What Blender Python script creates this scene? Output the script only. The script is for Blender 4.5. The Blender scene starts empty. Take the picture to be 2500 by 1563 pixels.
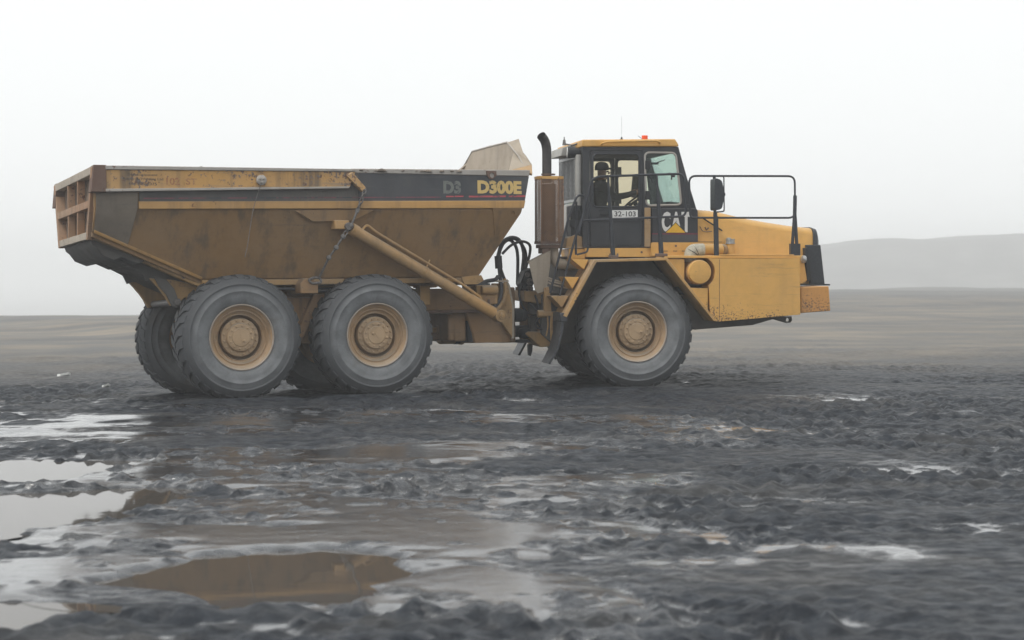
import bpy, bmesh, math, random
import numpy as np
from mathutils import Vector, Matrix
from mathutils.geometry import tessellate_polygon
random.seed(7)
rad = math.radians
S = bpy.context.scene
COL = S.collection

# ------------------------------------------------------------------ camera
cd = bpy.data.cameras.new('camera'); cam = bpy.data.objects.new('camera', cd); COL.objects.link(cam)
CAMZ = 1.74
cam.location = (0, 0, CAMZ); cam.rotation_euler = (rad(90), 0, 0)
cd.sensor_width = 36; cd.lens = 36 * 4300 / 2500; cd.shift_y = -138 / 2500
cd.clip_start = .1; cd.clip_end = 6000
cd.dof.use_dof = True; cd.dof.focus_distance = 23.0; cd.dof.aperture_fstop = 2.4
S.camera = cam

# ------------------------------------------------------------------ sky, sun, exposure
SUN_EL, SUN_AZ = 62, 240          # azimuth measured from +Y towards +X; the veiled sun stands high behind the viewer's left shoulder
w = bpy.data.worlds.new('World'); S.world = w; w.use_nodes = True
nt = w.node_tree; nt.nodes.clear()
sky = nt.nodes.new('ShaderNodeTexSky'); sky.sky_type = 'NISHITA'; sky.sun_disc = False
sky.sun_elevation = rad(SUN_EL); sky.sun_rotation = rad(SUN_AZ); sky.dust_density = 6; sky.air_density = .6; sky.ozone_density = 1
hs = nt.nodes.new('ShaderNodeHueSaturation'); hs.inputs['Saturation'].default_value = .12
mx = nt.nodes.new('ShaderNodeMix'); mx.data_type = 'RGBA'; mx.inputs['Factor'].default_value = .85
mx.inputs['B'].default_value = (8.8, 8.98, 8.98, 1)      # the overcast cloud deck
bg = nt.nodes.new('ShaderNodeBackground'); bg.inputs['Strength'].default_value = .1
ow = nt.nodes.new('ShaderNodeOutputWorld')
nt.links.new(sky.outputs[0], hs.inputs['Color']); nt.links.new(hs.outputs[0], mx.inputs['A'])
nt.links.new(mx.outputs['Result'], bg.inputs['Color']); nt.links.new(bg.outputs[0], ow.inputs[0])
ld = bpy.data.lights.new('sun', 'SUN'); ld.energy = 1.5; ld.angle = rad(18); ld.color = (1, .965, .9)
sun = bpy.data.objects.new('sun', ld); COL.objects.link(sun)
a, e = rad(SUN_AZ), rad(SUN_EL)
sd = Vector((math.sin(a) * math.cos(e), math.cos(a) * math.cos(e), math.sin(e)))
sun.rotation_euler = sd.to_track_quat('Z', 'Y').to_euler(); sun.location = (0, -5, 40)
S.view_settings.view_transform = 'Standard'; S.view_settings.look = 'None'
S.view_settings.exposure = .42; S.view_settings.gamma = 1; S.view_settings.use_curve_mapping = False
S.cycles.volume_bounces = 4; S.cycles.max_bounces = 12; S.cycles.transparent_max_bounces = 16
S.cycles.use_denoising = True; S.cycles.use_adaptive_sampling = True; S.cycles.adaptive_threshold = .025

# ------------------------------------------------------------------ materials
def new_mat(name):
    m = bpy.data.materials.new(name); m.use_nodes = True
    n = m.node_tree; b = n.nodes['Principled BSDF']
    return m, n, b
class NG:
    """small node-graph helper"""
    def __init__(s, n): s.n = n; s.tc = n.nodes.new('ShaderNodeTexCoord')
    def map(s, sc=(1, 1, 1), loc=(0, 0, 0)):
        m = s.n.nodes.new('ShaderNodeMapping'); m.inputs['Scale'].default_value = sc; m.inputs['Location'].default_value = loc
        s.n.links.new(s.tc.outputs['Object'], m.inputs[0]); return m.outputs[0]
    def noise(s, scale, detail=6, rough=.6, sc=(1, 1, 1), loc=(0, 0, 0), dist=0):
        t = s.n.nodes.new('ShaderNodeTexNoise'); t.inputs['Scale'].default_value = scale
        t.inputs['Detail'].default_value = detail; t.inputs['Roughness'].default_value = rough; t.inputs['Distortion'].default_value = dist
        s.n.links.new(s.map(sc, loc), t.inputs['Vector']); return t.outputs['Fac']
    def ramp(s, v, a, b, lo=0., hi=1.):
        r = s.n.nodes.new('ShaderNodeMapRange'); r.inputs[1].default_value = a; r.inputs[2].default_value = b
        r.inputs[3].default_value = lo; r.inputs[4].default_value = hi; r.interpolation_type = 'SMOOTHSTEP'
        s.n.links.new(v, r.inputs[0]); return r.outputs[0]
    def math(s, op, x, y):
        m = s.n.nodes.new('ShaderNodeMath'); m.operation = op
        for i, v in enumerate((x, y)):
            if isinstance(v, (int, float)): m.inputs[i].default_value = v
            else: s.n.links.new(v, m.inputs[i])
        return m.outputs[0]
    def mix(s, f, x, y):
        m = s.n.nodes.new('ShaderNodeMix'); m.data_type = 'RGBA'
        for k, v in (('Factor', f), ('A', x), ('B', y)):
            if isinstance(v, (int, float)): m.inputs[k].default_value = v
            elif isinstance(v, tuple): m.inputs[k].default_value = (*v[:3], 1)
            else: s.n.links.new(v, m.inputs[k])
        return m.outputs['Result']
    def sep(s, what='Object'):
        x = s.n.nodes.new('ShaderNodeSeparateXYZ'); s.n.links.new(s.tc.outputs[what], x.inputs[0]); return x.outputs
    def up(s):
        g = s.n.nodes.new('ShaderNodeNewGeometry'); x = s.n.nodes.new('ShaderNodeSeparateXYZ')
        s.n.links.new(g.outputs['Normal'], x.inputs[0]); return x.outputs[2]
    def bump(s, b, h, st, dist=.01):
        m = s.n.nodes.new('ShaderNodeBump'); m.inputs['Strength'].default_value = st; m.inputs['Distance'].default_value = dist
        s.n.links.new(h, m.inputs['Height']); s.n.links.new(m.outputs[0], b.inputs['Normal'])
    def put(s, b, k, v):
        if isinstance(v, tuple): b.inputs[k].default_value = (*v[:3], 1)
        elif isinstance(v, (int, float)): b.inputs[k].default_value = v
        else: s.n.links.new(v, b.inputs[k])

DUST = (.30, .255, .20); RUST = (.13, .055, .032); GRIME = (.075, .068, .06)
def paint(name, base, dust=.35, rust=.1, grime=.3, rough=.5, seed=0., chips=(.10, .09, .085), lowrust=None, spot=17):
    """worn machine paint: settled dust, run-down grime, chips and rust spots"""
    m, n, b = new_mat(name); g = NG(n); L = (seed, seed * .7, seed * 1.3)
    big = g.noise(.9, 5, .6, loc=L); mid = g.noise(5, 8, .65, loc=L); fine = g.noise(38, 6, .7, loc=L)
    streak = g.noise(2.2, 7, .6, sc=(2.4, 2.4, .16), loc=L)
    c = g.mix(g.ramp(mid, .35, .7, 0, .4), base, tuple(x * .74 for x in base))
    c = g.mix(g.math('MULTIPLY', g.ramp(big, .3, .75), g.ramp(fine, .25, .75, dust * .5, dust)), c, DUST)
    c = g.mix(g.math('MULTIPLY', g.ramp(streak, .46, .74), grime), c, GRIME)
    scr = g.noise(2.6, 7, .7, sc=(.5, 4., 7.), loc=(L[2], L[0], L[1]))
    c = g.mix(g.math('MULTIPLY', g.ramp(scr, .55, .70), .10 + rust * .7), c, chips)
    c = g.mix(g.math('MULTIPLY', g.ramp(g.up(), .3, .95), min(1, dust + .1)), c, DUST)
    sp = g.noise(spot, 6, .75, loc=(L[0] + 3, L[1], L[2])); sp2 = g.noise(1.7, 3, .5, loc=(L[0] + 9, L[1], L[2]))
    th = g.math('SUBTRACT', .78 - rust * .28, g.ramp(sp2, .35, .75, 0, .13))
    if lowrust:      # rust eats the panel from its lower edge upward
        th = g.math('SUBTRACT', th, g.ramp(g.sep()[2], lowrust[1], lowrust[0], 0, .17))
    rm = g.ramp(g.math('SUBTRACT', sp, th), 0, .035)
    c = g.mix(rm, c, g.mix(g.ramp(fine, .4, .6), RUST, chips))
    g.put(b, 'Base Color', c); g.put(b, 'Roughness', g.ramp(mid, .3, .7, rough - .08, rough + .16)); b.inputs['Specular IOR Level'].default_value = .35
    g.bump(b, g.math('ADD', g.math('MULTIPLY', fine, .5), g.math('MULTIPLY', mid, .8)), .22, .006)
    return m
def worn(name, ink, under, lo, hi, scale=22, seed=0.):
    """printed or painted lettering flaking off to the colour beneath"""
    m, n, b = new_mat(name); g = NG(n); L = (seed, 0, seed)
    f = g.ramp(g.math('ADD', g.math('MULTIPLY', g.noise(scale, 8, .75, loc=L), .7), g.math('MULTIPLY', g.noise(3, 3, .5, loc=L), .3)), lo, hi)
    g.put(b, 'Base Color', g.mix(f, ink, under)); b.inputs['Roughness'].default_value = .6
    return m
def simple(name, col, rough=.5, metal=0., var=.3, scale=12, bump=.1):
    m, n, b = new_mat(name); g = NG(n)
    v = g.noise(scale, 7, .65)
    g.put(b, 'Base Color', g.mix(g.ramp(v, .3, .7), tuple(x * (1 - var) for x in col), tuple(x * (1 + var * .6) for x in col)))
    g.put(b, 'Roughness', g.ramp(v, .3, .7, max(.05, rough - .1), rough + .1)); b.inputs['Metallic'].default_value = metal
    b.inputs['Specular IOR Level'].default_value = .4
    g.bump(b, v, bump, .006)
    return m
def glass(name, tint, refl=.5):
    m = bpy.data.materials.new(name); m.use_nodes = True; n = m.node_tree; n.nodes.clear()
    o = n.nodes.new('ShaderNodeOutputMaterial'); t = n.nodes.new('ShaderNodeBsdfTransparent'); t.inputs[0].default_value = (*tint, 1)
    gl = n.nodes.new('ShaderNodeBsdfGlossy'); gl.inputs['Roughness'].default_value = .03; gl.inputs['Color'].default_value = (.9, .95, .95, 1)
    fr = n.nodes.new('ShaderNodeFresnel'); fr.inputs[0].default_value = 1.45
    mu = n.nodes.new('ShaderNodeMath'); mu.operation = 'MULTIPLY'; mu.inputs[1].default_value = refl
    mix = n.nodes.new('ShaderNodeMixShader')
    n.links.new(fr.outputs[0], mu.inputs[0]); n.links.new(mu.outputs[0], mix.inputs[0])
    n.links.new(t.outputs[0], mix.inputs[1]); n.links.new(gl.outputs[0], mix.inputs[2]); n.links.new(mix.outputs[0], o.inputs[0])
    return m
YEL = (.70, .39, .10)
M = {}
M['yellow'] = paint('yellow machine paint', YEL, .22, .08, .16, .42, 1.)
M['panel'] = paint('yellow tank panel paint', YEL, .16, .22, .12, .45, 2., lowrust=(.93, 1.30), spot=34)
M['bumper'] = paint('rusty bumper paint', (.56, .27, .075), .25, .32, .25, .55, 3., lowrust=(1.0, 1.5), spot=30)
M['fender'] = paint('dusty fender paint', (.56, .31, .09), .85, .3, .25, .6, 4.)
M['chassis'] = paint('muddy chassis paint', (.40, .235, .085), .7, .3, .55, .7, 5.)
M['drum'] = paint('brown chassis steel', (.30, .17, .075), .5, .35, .6, .7, 6.)
M['bed'] = paint('faded bed paint', (.29, .170, .072), .30, .20, .6, .62, 7.)
M['rail'] = paint('worn top rail paint', (.54, .30, .09), .45, .62, .85, .6, 8., chips=(.17, .16, .15))
M['rib'] = paint('rib paint', (.50, .28, .09), .35, .2, .35, .6, 9.)
M['rustplate'] = paint('rusted plate', (.14, .085, .065), .35, .5, .5, .8, 10.)
M['tail'] = paint('tail frame paint', (.36, .20, .11), .55, .45, .45, .7, 11.)
M['tailpanel'] = paint('tail panel steel', (.17, .12, .09), .4, .45, .5, .75, 12.)
M['edge'] = paint('bare worn steel edge', (.40, .375, .35), .4, .3, .25, .55, 13.)
M['guard'] = paint('bleached spill guard', (.42, .36, .29), .6, .22, .3, .6, 14.)
M['cylinder'] = paint('hoist cylinder paint', (.52, .30, .11), .55, .1, .25, .5, 15.)
M['navy'] = paint('charcoal stripe paint', (.050, .055, .066), .16, .12, .2, .5, 16., chips=(.18, .17, .16))
M['navydust'] = paint('dust-filmed stripe paint', (.070, .072, .076), .34, .22, .4, .6, 25., chips=(.14, .11, .08))
M['flank'] = paint('grimy flank plate with painted shade', (.155, .130, .105), .4, .3, .5, .6, 24.)  # grime and the shade on the flank, both put into this darker colour
M['black'] = paint('black cab paint', (.030, .034, .042), .10, .03, .1, .4, 17., chips=(.1, .1, .1))
M['rim'] = paint('dusty rim paint', (.40, .245, .12), .75, .3, .4, .6, 18.)
M['rimedge'] = paint('bare rim flange', (.36, .30, .25), .5, .2, .2, .45, 19.)
M['hub'] = paint('dusty hub paint', (.42, .29, .17), .7, .12, .25, .6, 20.)
M['under'] = paint('muddy underside', (.10, .098, .096), .3, .2, .5, .8, 21.)
M['greypanel'] = paint('grey faded panel', (.40, .40, .385), .4, .1, .25, .6, 22.)
M['mesh'] = paint('rusty expanded mesh', (.26, .14, .075), .3, .5, .3, .7, 23.)
M['dark'] = simple('black rubber and shade parts', (.022, .024, .028), .6)
M['rubber'] = simple('hose rubber', (.045, .048, .055), .5, var=.4)
M['tube'] = simple('black rail tube', (.028, .032, .040), .4, scale=30)
M['steel'] = simple('galvanised steel', (.42, .43, .43), .4, .6, .3, 20)
M['chain'] = simple('dull chain steel', (.16, .15, .145), .5, .5, .4, 40)
M['chrome'] = simple('bright piston rod', (.85, .86, .88), .15, 1., .05)
M['stack'] = simple('heat stained exhaust', (.060, .056, .056), .6, .2, .5, 9, .2)
M['lag'] = simple('lagged intake elbow', (.50, .47, .38), .85, 0, .25, 14, .3)
M['orange'] = simple('orange beacon lens', (.85, .10, .02), .25, var=.1)
M['white'] = simple('white decal', (.72, .72, .71), .5, var=.12)
M['ink'] = simple('black print', (.02, .022, .025), .5, var=.1)
M['cabin'] = simple('dark cabin trim', (.035, .036, .040), .8)
M['seat'] = simple('seat fabric', (.05, .05, .055), .9)
M['lamp'] = simple('lamp lens', (.55, .55, .53), .2, var=.1)
M['gold'] = worn('flaking gold lettering', (.62, .44, .16), (.09, .075, .055), .54, .62, 30, 1.)
M['ghost'] = worn('ghost lettering', (.16, .17, .155), (.05, .055, .066), .46, .58, 26, 2.)
M['red'] = worn('torn red pinstripe', (.45, .07, .08), (.05, .055, .066), .50, .56, 14, 3.)
M['redfade'] = worn('faded red pinstripe', (.20, .05, .07), (.05, .055, .066), .44, .58, 6, 4.)
M['logo'] = worn('white logo', (.66, .66, .65), (.04, .045, .055), .62, .68, 18, 5.)
M['logoyel'] = simple('logo yellow', (.72, .42, .03), .5, var=.1)
M['maroon'] = simple('maroon stripe', (.16, .035, .06), .5)
M['fadeink'] = worn('faded black stencil', (.055, .05, .05), (.42, .25, .10), .50, .62, 40, 6.)
M['fadered'] = worn('faded red stencil', (.30, .12, .06), (.44, .25, .10), .40, .60, 30, 7.)
M['glassdoor'] = glass('door glass', (.90, .875, .80), .35)
M['glassfront'] = glass('green tinted glass', (.885, .955, .925), .5)
M['skin'] = simple('skin', (.36, .20, .14), .6, var=.1)
M['jacket'] = simple('dark jacket cloth', (.035, .036, .042), .9)
M['capcloth'] = simple('dark cap cloth', (.02, .02, .025), .9)
M['mudcrust'] = simple('dried mud', (.14, .115, .09), .9, 0, .4, 20, .6)
M['litter'] = simple('pale litter', (.75, .76, .74), .5, var=.1)

def tyre_mat():
    m, n, b = new_mat('muddy tyre rubber'); g = NG(n)
    x = g.sep(); r = g.math('SQRT', g.math('ADD', g.math('MULTIPLY', x[0], x[0]), g.math('MULTIPLY', x[2], x[2])), 0)
    a = g.noise(4, 7, .65); f = g.noise(28, 6, .7)
    dusty = g.math('MULTIPLY', g.ramp(r, .74, .55), g.ramp(a, .25, .7, .35, 1.))     # sidewalls carry dried mud film, tread is scrubbed
    c = g.mix(dusty, (.060, .064, .070), (.185, .194, .202))
    c = g.mix(g.math('MULTIPLY', g.ramp(f, .5, .75), .35), c, (.11, .10, .09))
    c = g.mix(g.math('MULTIPLY', g.ramp(g.noise(2.2, 5, .6, loc=(4, 1, 2)), .52, .7), .55), c, (.10, .09, .08))
    g.put(b, 'Base Color', c); b.inputs['Roughness'].default_value = .72; b.inputs['Specular IOR Level'].default_value = .35
    g.bump(b, f, .25, .006)
    return m
M['tyre'] = tyre_mat()

# ------------------------------------------------------------------ mesh helpers; truck coordinates are (x forward, s towards the near side, z up)
def rounded(pts, r, n=5, closed=False):
    P = [Vector(p) for p in pts]; out = []; N = len(P)
    for i, p in enumerate(P):
        if not closed and i in (0, N - 1): out.append(p); continue
        a, c = P[i - 1], P[(i + 1) % N]
        u = (a - p); v = (c - p); k = min(r, u.length * .49, v.length * .49)
        p0, p1 = p + u.normalized() * k, p + v.normalized() * k
        for j in range(n + 1):
            t = j / n; out.append((1 - t) ** 2 * p0 + 2 * t * (1 - t) * p + t * t * p1)
    return out
class MB:
    def __init__(s): s.v = []; s.f = []; s.mi = []
    def add(s, v, f, mi=0):
        o = len(s.v); s.v += [tuple(p) for p in v]; s.f += [tuple(i + o for i in q) for q in f]; s.mi += [mi] * len(f); return s
    def hexa(s, p, mi=0):
        return s.add(p, [(0, 1, 2, 3), (7, 6, 5, 4), (0, 4, 5, 1), (1, 5, 6, 2), (2, 6, 7, 3), (3, 7, 4, 0)], mi)
    def box(s, x0, x1, s0, s1, z0, z1, mi=0):
        return s.hexa([(x0, s0, z0), (x1, s0, z0), (x1, s1, z0), (x0, s1, z0), (x0, s0, z1), (x1, s0, z1), (x1, s1, z1), (x0, s1, z1)], mi)
    def prism(s, poly, s0, s1, mi=0):
        """side-view outline (x,z) carried across the width; s0, s1 may be lists per point"""
        n = len(poly); a = s0 if isinstance(s0, (list, tuple)) else [s0] * n; b = s1 if isinstance(s1, (list, tuple)) else [s1] * n
        v = [(x, a[i], z) for i, (x, z) in enumerate(poly)] + [(x, b[i], z) for i, (x, z) in enumerate(poly)]
        tr = tessellate_polygon([[Vector((x, z, 0)) for x, z in poly]])
        f = [tuple(t) for t in tr] + [tuple(i + n for i in t) for t in tr] + [(i, (i + 1) % n, (i + 1) % n + n, i + n) for i in range(n)]
        return s.add(v, f, mi)
    def prism_hole(s, outer, holes, s0, s1, mi=0):
        loops = [outer] + holes; pts = [p for l in loops for p in l]; n = len(pts)
        v = [(x, s0, z) for x, z in pts] + [(x, s1, z) for x, z in pts]
        tr = tessellate_polygon([[Vector((x, z, 0)) for x, z in l] for l in loops])
        f = [tuple(t) for t in tr] + [tuple(i + n for i in t) for t in tr]; o = 0
        for l in loops:
            k = len(l); f += [(o + i, o + (i + 1) % k, o + (i + 1) % k + n, o + i + n) for i in range(k)]; o += k
        return s.add(v, f, mi)
    def plate(s, poly3, off, mi=0):
        """a polygon in space given thickness by the vector off"""
        P = [Vector(p) for p in poly3]; n = len(P); o = Vector(off)
        f = [tuple(range(n)), tuple(range(n, 2 * n))] + [(i, (i + 1) % n, (i + 1) % n + n, i + n) for i in range(n)]
        return s.add(P + [p + o for p in P], f, mi)
    def tube(s, pts, r, n=10, mi=0, cap=True, closed=False):
        P = [Vector(p) for p in pts]; N = len(P); R = r if isinstance(r, (list, tuple)) else [r] * N
        v = []; nrm = None
        for i, p in enumerate(P):
            if closed: t = (P[(i + 1) % N] - P[i - 1]).normalized()
            else: t = (P[min(i + 1, N - 1)] - P[max(i - 1, 0)]).normalized()
            if nrm is None: nrm = t.orthogonal().normalized()
            else: nrm = (nrm - t * nrm.dot(t)); nrm = nrm.normalized() if nrm.length > 1e-6 else t.orthogonal().normalized()
            bi = t.cross(nrm)
            for k in range(n):
                q = 2 * math.pi * k / n; v.append(p + (nrm * math.cos(q) + bi * math.sin(q)) * R[i])
        f = []
        for i in range(N if closed else N - 1):
            j = (i + 1) % N
            f += [(i * n + k, i * n + (k + 1) % n, j * n + (k + 1) % n, j * n + k) for k in range(n)]
        if cap and not closed: f += [tuple(range(n))[::-1], tuple(range((N - 1) * n, N * n))]
        return s.add(v, f, mi)
    def cyl(s, p0, p1, r0, r1=None, n=20, mi=0): return s.tube([p0, p1], [r0, r0 if r1 is None else r1], n, mi)
    def lathe(s, prof, c=(0, 0, 0), n=64, mi=0, closed=False, axis='s', cap=True):
        """profile of (radius, offset along the axis)"""
        v = []
        for r, a in prof:
            for k in range(n):
                q = 2 * math.pi * k / n
                if axis == 's': v.append((c[0] + r * math.cos(q), c[1] + a, c[2] + r * math.sin(q)))
                elif axis == 'z': v.append((c[0] + r * math.cos(q), c[1] + r * math.sin(q), c[2] + a))
                else: v.append((c[0] + a, c[1] + r * math.cos(q), c[2] + r * math.sin(q)))
        m = len(prof); f = []
        for i in range(m if closed else m - 1):
            j = (i + 1) % m
            f += [(i * n + k, i * n + (k + 1) % n, j * n + (k + 1) % n, j * n + k) for k in range(n)]
        if not closed and cap:
            if prof[0][0] > 1e-6: f.append(tuple(range(n))[::-1])
            if prof[-1][0] > 1e-6: f.append(tuple(range((m - 1) * n, m * n)))
        return s.add(v, f, mi)
    def mesh(s, name, mats, sharp=38):
        me = bpy.data.meshes.new(name)
        me.from_pydata([(x, -y, z) for x, y, z in s.v], [], s.f)
        for i, k in enumerate(s.mi): me.polygons[i].material_index = k
        bm = bmesh.new(); bm.from_mesh(me); bmesh.ops.remove_doubles(bm, verts=bm.verts, dist=1e-5)
        bmesh.ops.recalc_face_normals(bm, faces=bm.faces); bm.to_mesh(me); bm.free()
        for m in (mats if isinstance(mats, (list, tuple)) else [mats]): me.materials.append(M[m] if isinstance(m, str) else m)
        me.polygons.foreach_set('use_smooth', [True] * len(me.polygons)); me.set_sharp_from_angle(angle=rad(sharp))
        return me
def link(name, data, parent=None, matrix=None, **props):
    o = bpy.data.objects.new(name, data); COL.objects.link(o)
    if parent: o.parent = parent
    if matrix is not None: o.matrix_local = matrix
    for k, v in props.items(): o[k] = v
    return o
def bevel(o, wd, seg=2):
    b = o.modifiers.new('bevel', 'BEVEL'); b.width = wd; b.segments = seg; b.limit_method = 'ANGLE'; b.angle_limit = rad(40)
    b.harden_normals = False; return o

# frames of the two halves of the machine (it is steering, so they stand at different headings)
TR = Matrix.Translation((-2.6, 22.68, 0)) @ Matrix.Rotation(rad(23.5), 4, 'Z') @ Matrix.Rotation(rad(-2.3), 4, 'X') @ Matrix.Translation((0, 1.45, 0))
TF = Matrix.Translation((1.739, 24.35, 0)) @ Matrix.Rotation(rad(10), 4, 'Z') @ Matrix.Translation((0, 1.45, 0))

truck = link('dump_truck', None, label='large muddy yellow articulated dump truck driving across the wet ground', category='dump truck')
truck.location = (-.4, 24.6, 0); ROOT = Matrix.Translation(truck.location).inverted()
MR, MF = ROOT @ TR, ROOT @ TF
def part(name, mb, mat, frame=None, bev=0., parent=None, sharp=38, **props):
    """a part of the truck in the rear or front frame, or a sub-part of such a part"""
    me = mb.mesh(name, mat, sharp)
    o = link(name, me, parent or truck, None if parent else frame, **props)
    if bev: bevel(o, bev)
    return o
def text_mesh(body, x0, x1, z0, z1, s, bold=0., res=3):
    cu = bpy.data.curves.new('t', 'FONT'); cu.body = body; cu.size = 1; cu.offset = bold; cu.resolution_u = res
    o = bpy.data.objects.new('t', cu); COL.objects.link(o); dg = bpy.context.evaluated_depsgraph_get(); dg.update()
    me = bpy.data.meshes.new_from_object(o.evaluated_get(dg)); bpy.data.objects.remove(o)
    xs = [v.co.x for v in me.vertices]; ys = [v.co.y for v in me.vertices]
    mb = MB(); ax, bx, ay, by = min(xs), max(xs), min(ys), max(ys)
    mb.add([(x0 + (v.co.x - ax) / (bx - ax) * (x1 - x0), s, z0 + (v.co.y - ay) / (by - ay) * (z1 - z0)) for v in me.vertices], [tuple(p.vertices) for p in me.polygons])
    return mb
def letter(name, body, rect, s, mat, parent, bold=0.):
    me = text_mesh(body, *rect, s, bold).mesh(name, mat)
    # the print faces the near side
    if me.polygons and sum(p.normal.y for p in me.polygons) > 0: me.flip_normals()
    return link(name, me, parent)

# ------------------------------------------------------------------ ground height
RNG = np.random.RandomState(3); TAB = RNG.rand(512, 512)
def vnoise(x, y, k=0):
    x = x + 37.7 * k; y = y + 91.3 * k
    i = np.floor(x).astype(int); j = np.floor(y).astype(int); fx = x - i; fy = y - j
    fx = fx * fx * fx * (fx * (fx * 6 - 15) + 10); fy = fy * fy * fy * (fy * (fy * 6 - 15) + 10)
    g = lambda a, b: TAB[a % 512, b % 512]
    return (g(i, j) * (1 - fx) + g(i + 1, j) * fx) * (1 - fy) + (g(i, j + 1) * (1 - fx) + g(i + 1, j + 1) * fx) * fy - .5
def fbm(x, y, o=4, k=0):
    t = 0; am = 1.
    for q in range(o):
        c, s_ = math.cos(q * 1.1), math.sin(q * 1.1)
        t = t + am * vnoise((x * c - y * s_) * 2 ** q, (x * s_ + y * c) * 2 ** q, k + q); am *= .5
    return t
def sst(a, b, x):
    t = np.clip((x - a) / (b - a), 0, 1); return t * t * (3 - 2 * t)
def gp(px, py, z=0.):           # where a pixel of the survey picture meets level ground
    Y = (CAMZ - z) * 4300 / (py - 643); return ((px - 1250) / 4300 * Y, Y)
PUD = [  # outline of each puddle as surveyed, water level, label
    ([(110, 1455), (280, 1402), (440, 1370), (620, 1345), (800, 1338), (950, 1348), (1010, 1395), (950, 1445), (800, 1470), (450, 1486), (220, 1480)], .004, 'large brown puddle mirroring the truck bed in the foreground'),
    ([(-260, 1320), (-230, 1185), (60, 1200), (250, 1194), (400, 1190), (490, 1203), (420, 1226), (340, 1250), (150, 1282), (-20, 1322)], .000, 'bright white puddle at the left edge, second from the front'),
    ([(-300, 1188), (-180, 1136), (120, 1124), (340, 1126), (290, 1152), (100, 1172), (-30, 1184)], .000, 'pale narrow puddle at the left edge, farthest from the viewer'),
    ([(-260, 1600), (-260, 1480), (60, 1478), (215, 1492), (140, 1522), (40, 1550)], .002, 'small bright puddle in the lower left corner'),
    ([(570, 1284), (670, 1274), (770, 1287), (680, 1294)], .006, 'thin sliver of brown water behind the large puddle')]
PUDW = [([gp(x, y, z) for x, y in P], z, l) for P, z, l in PUD]
def sdf(P, X, Y):
    d = np.full(X.shape, 1e9); ins = np.zeros(X.shape, bool); n = len(P)
    for i in range(n):
        ax, ay = P[i]; bx, by = P[(i + 1) % n]; ex, ey = bx - ax, by - ay
        t = np.clip(((X - ax) * ex + (Y - ay) * ey) / (ex * ex + ey * ey), 0, 1)
        d = np.minimum(d, np.hypot(X - ax - t * ex, Y - ay - t * ey))
        c = (ay > Y) != (by > Y)
        ins ^= c & (X < ex * (Y - ay) / (ey if abs(ey) > 1e-9 else 1e-9) + ax)
    return np.where(ins, -d, d)
c23, s23 = math.cos(rad(23.5)), math.sin(rad(23.5))
def base_height(X, Y):
    u = (X + 2.6) * c23 + (Y - 22.68) * s23; t = -(X + 2.6) * s23 + (Y - 22.68) * c23
    wr = (1 - sst(1.9, 4.2, u)) * sst(-9, -5, u)
    h = -.0402 * np.clip(t, -.5, 4.2) * wr
    D = np.hypot(X, Y); left = 1 - sst(-.02, .13, X / np.maximum(Y, 1))
    h = h - left * sst(0, 1, (D - 34) / 236) * 6.1 - (1 - left) * 1.45 * sst(40, 220, D)
    crest = 232 - 14 * (1 - left)
    h = h - np.clip(D - crest, 0, 150) * .11 - np.clip(D - crest - 150, 0, 4000) * .004
    return h
WETS = [(900, 1312, 420, 42, 1.2), (1180, 1490, 520, 95, 1.2), (480, 1180, 560, 70, .75), (1000, 1112, 380, 30, .75), (250, 1400, 520, 130, .7), (1450, 1012, 330, 26, .5),
        (2050, 968, 160, 9, .9), (100, 1060, 420, 60, .6), (1700, 1180, 260, 30, .4), (700, 1040, 300, 26, .45), (1500, 1260, 260, 30, .35), (150, 1590, 500, 60, -.6), (650, 1545, 480, 36, -.9)]
def wetness(X, Y):
    """where a film of water stands on the mud, 0 to 1"""
    q = .06 + 1.0 * fbm(X / 1.5, Y / .9, 4, 61)
    for px, py, rx, ry, a_ in WETS:
        cx, cy = gp(px, py); q = q + a_ * np.exp(-((X - cx) / (rx / 4300 * cy)) ** 2 - ((Y - cy) / (ry * cy * cy / 7482)) ** 2)
    q = q - .22 * sst(1.0, 3.6, X)
    return sst(.0, .9, q) * (1 - sst(20, 27, np.hypot(X, Y)) * .7)
TRACKS = [(11.35, .05, .62, .055), (12.9, -.03, .6, .05), (14.6, .06, .66, .06), (16.6, .02, .62, .05), (18.2, .10, .7, .06), (19.4, .12, .65, .05), (21.2, .30, .6, .04)]
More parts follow.
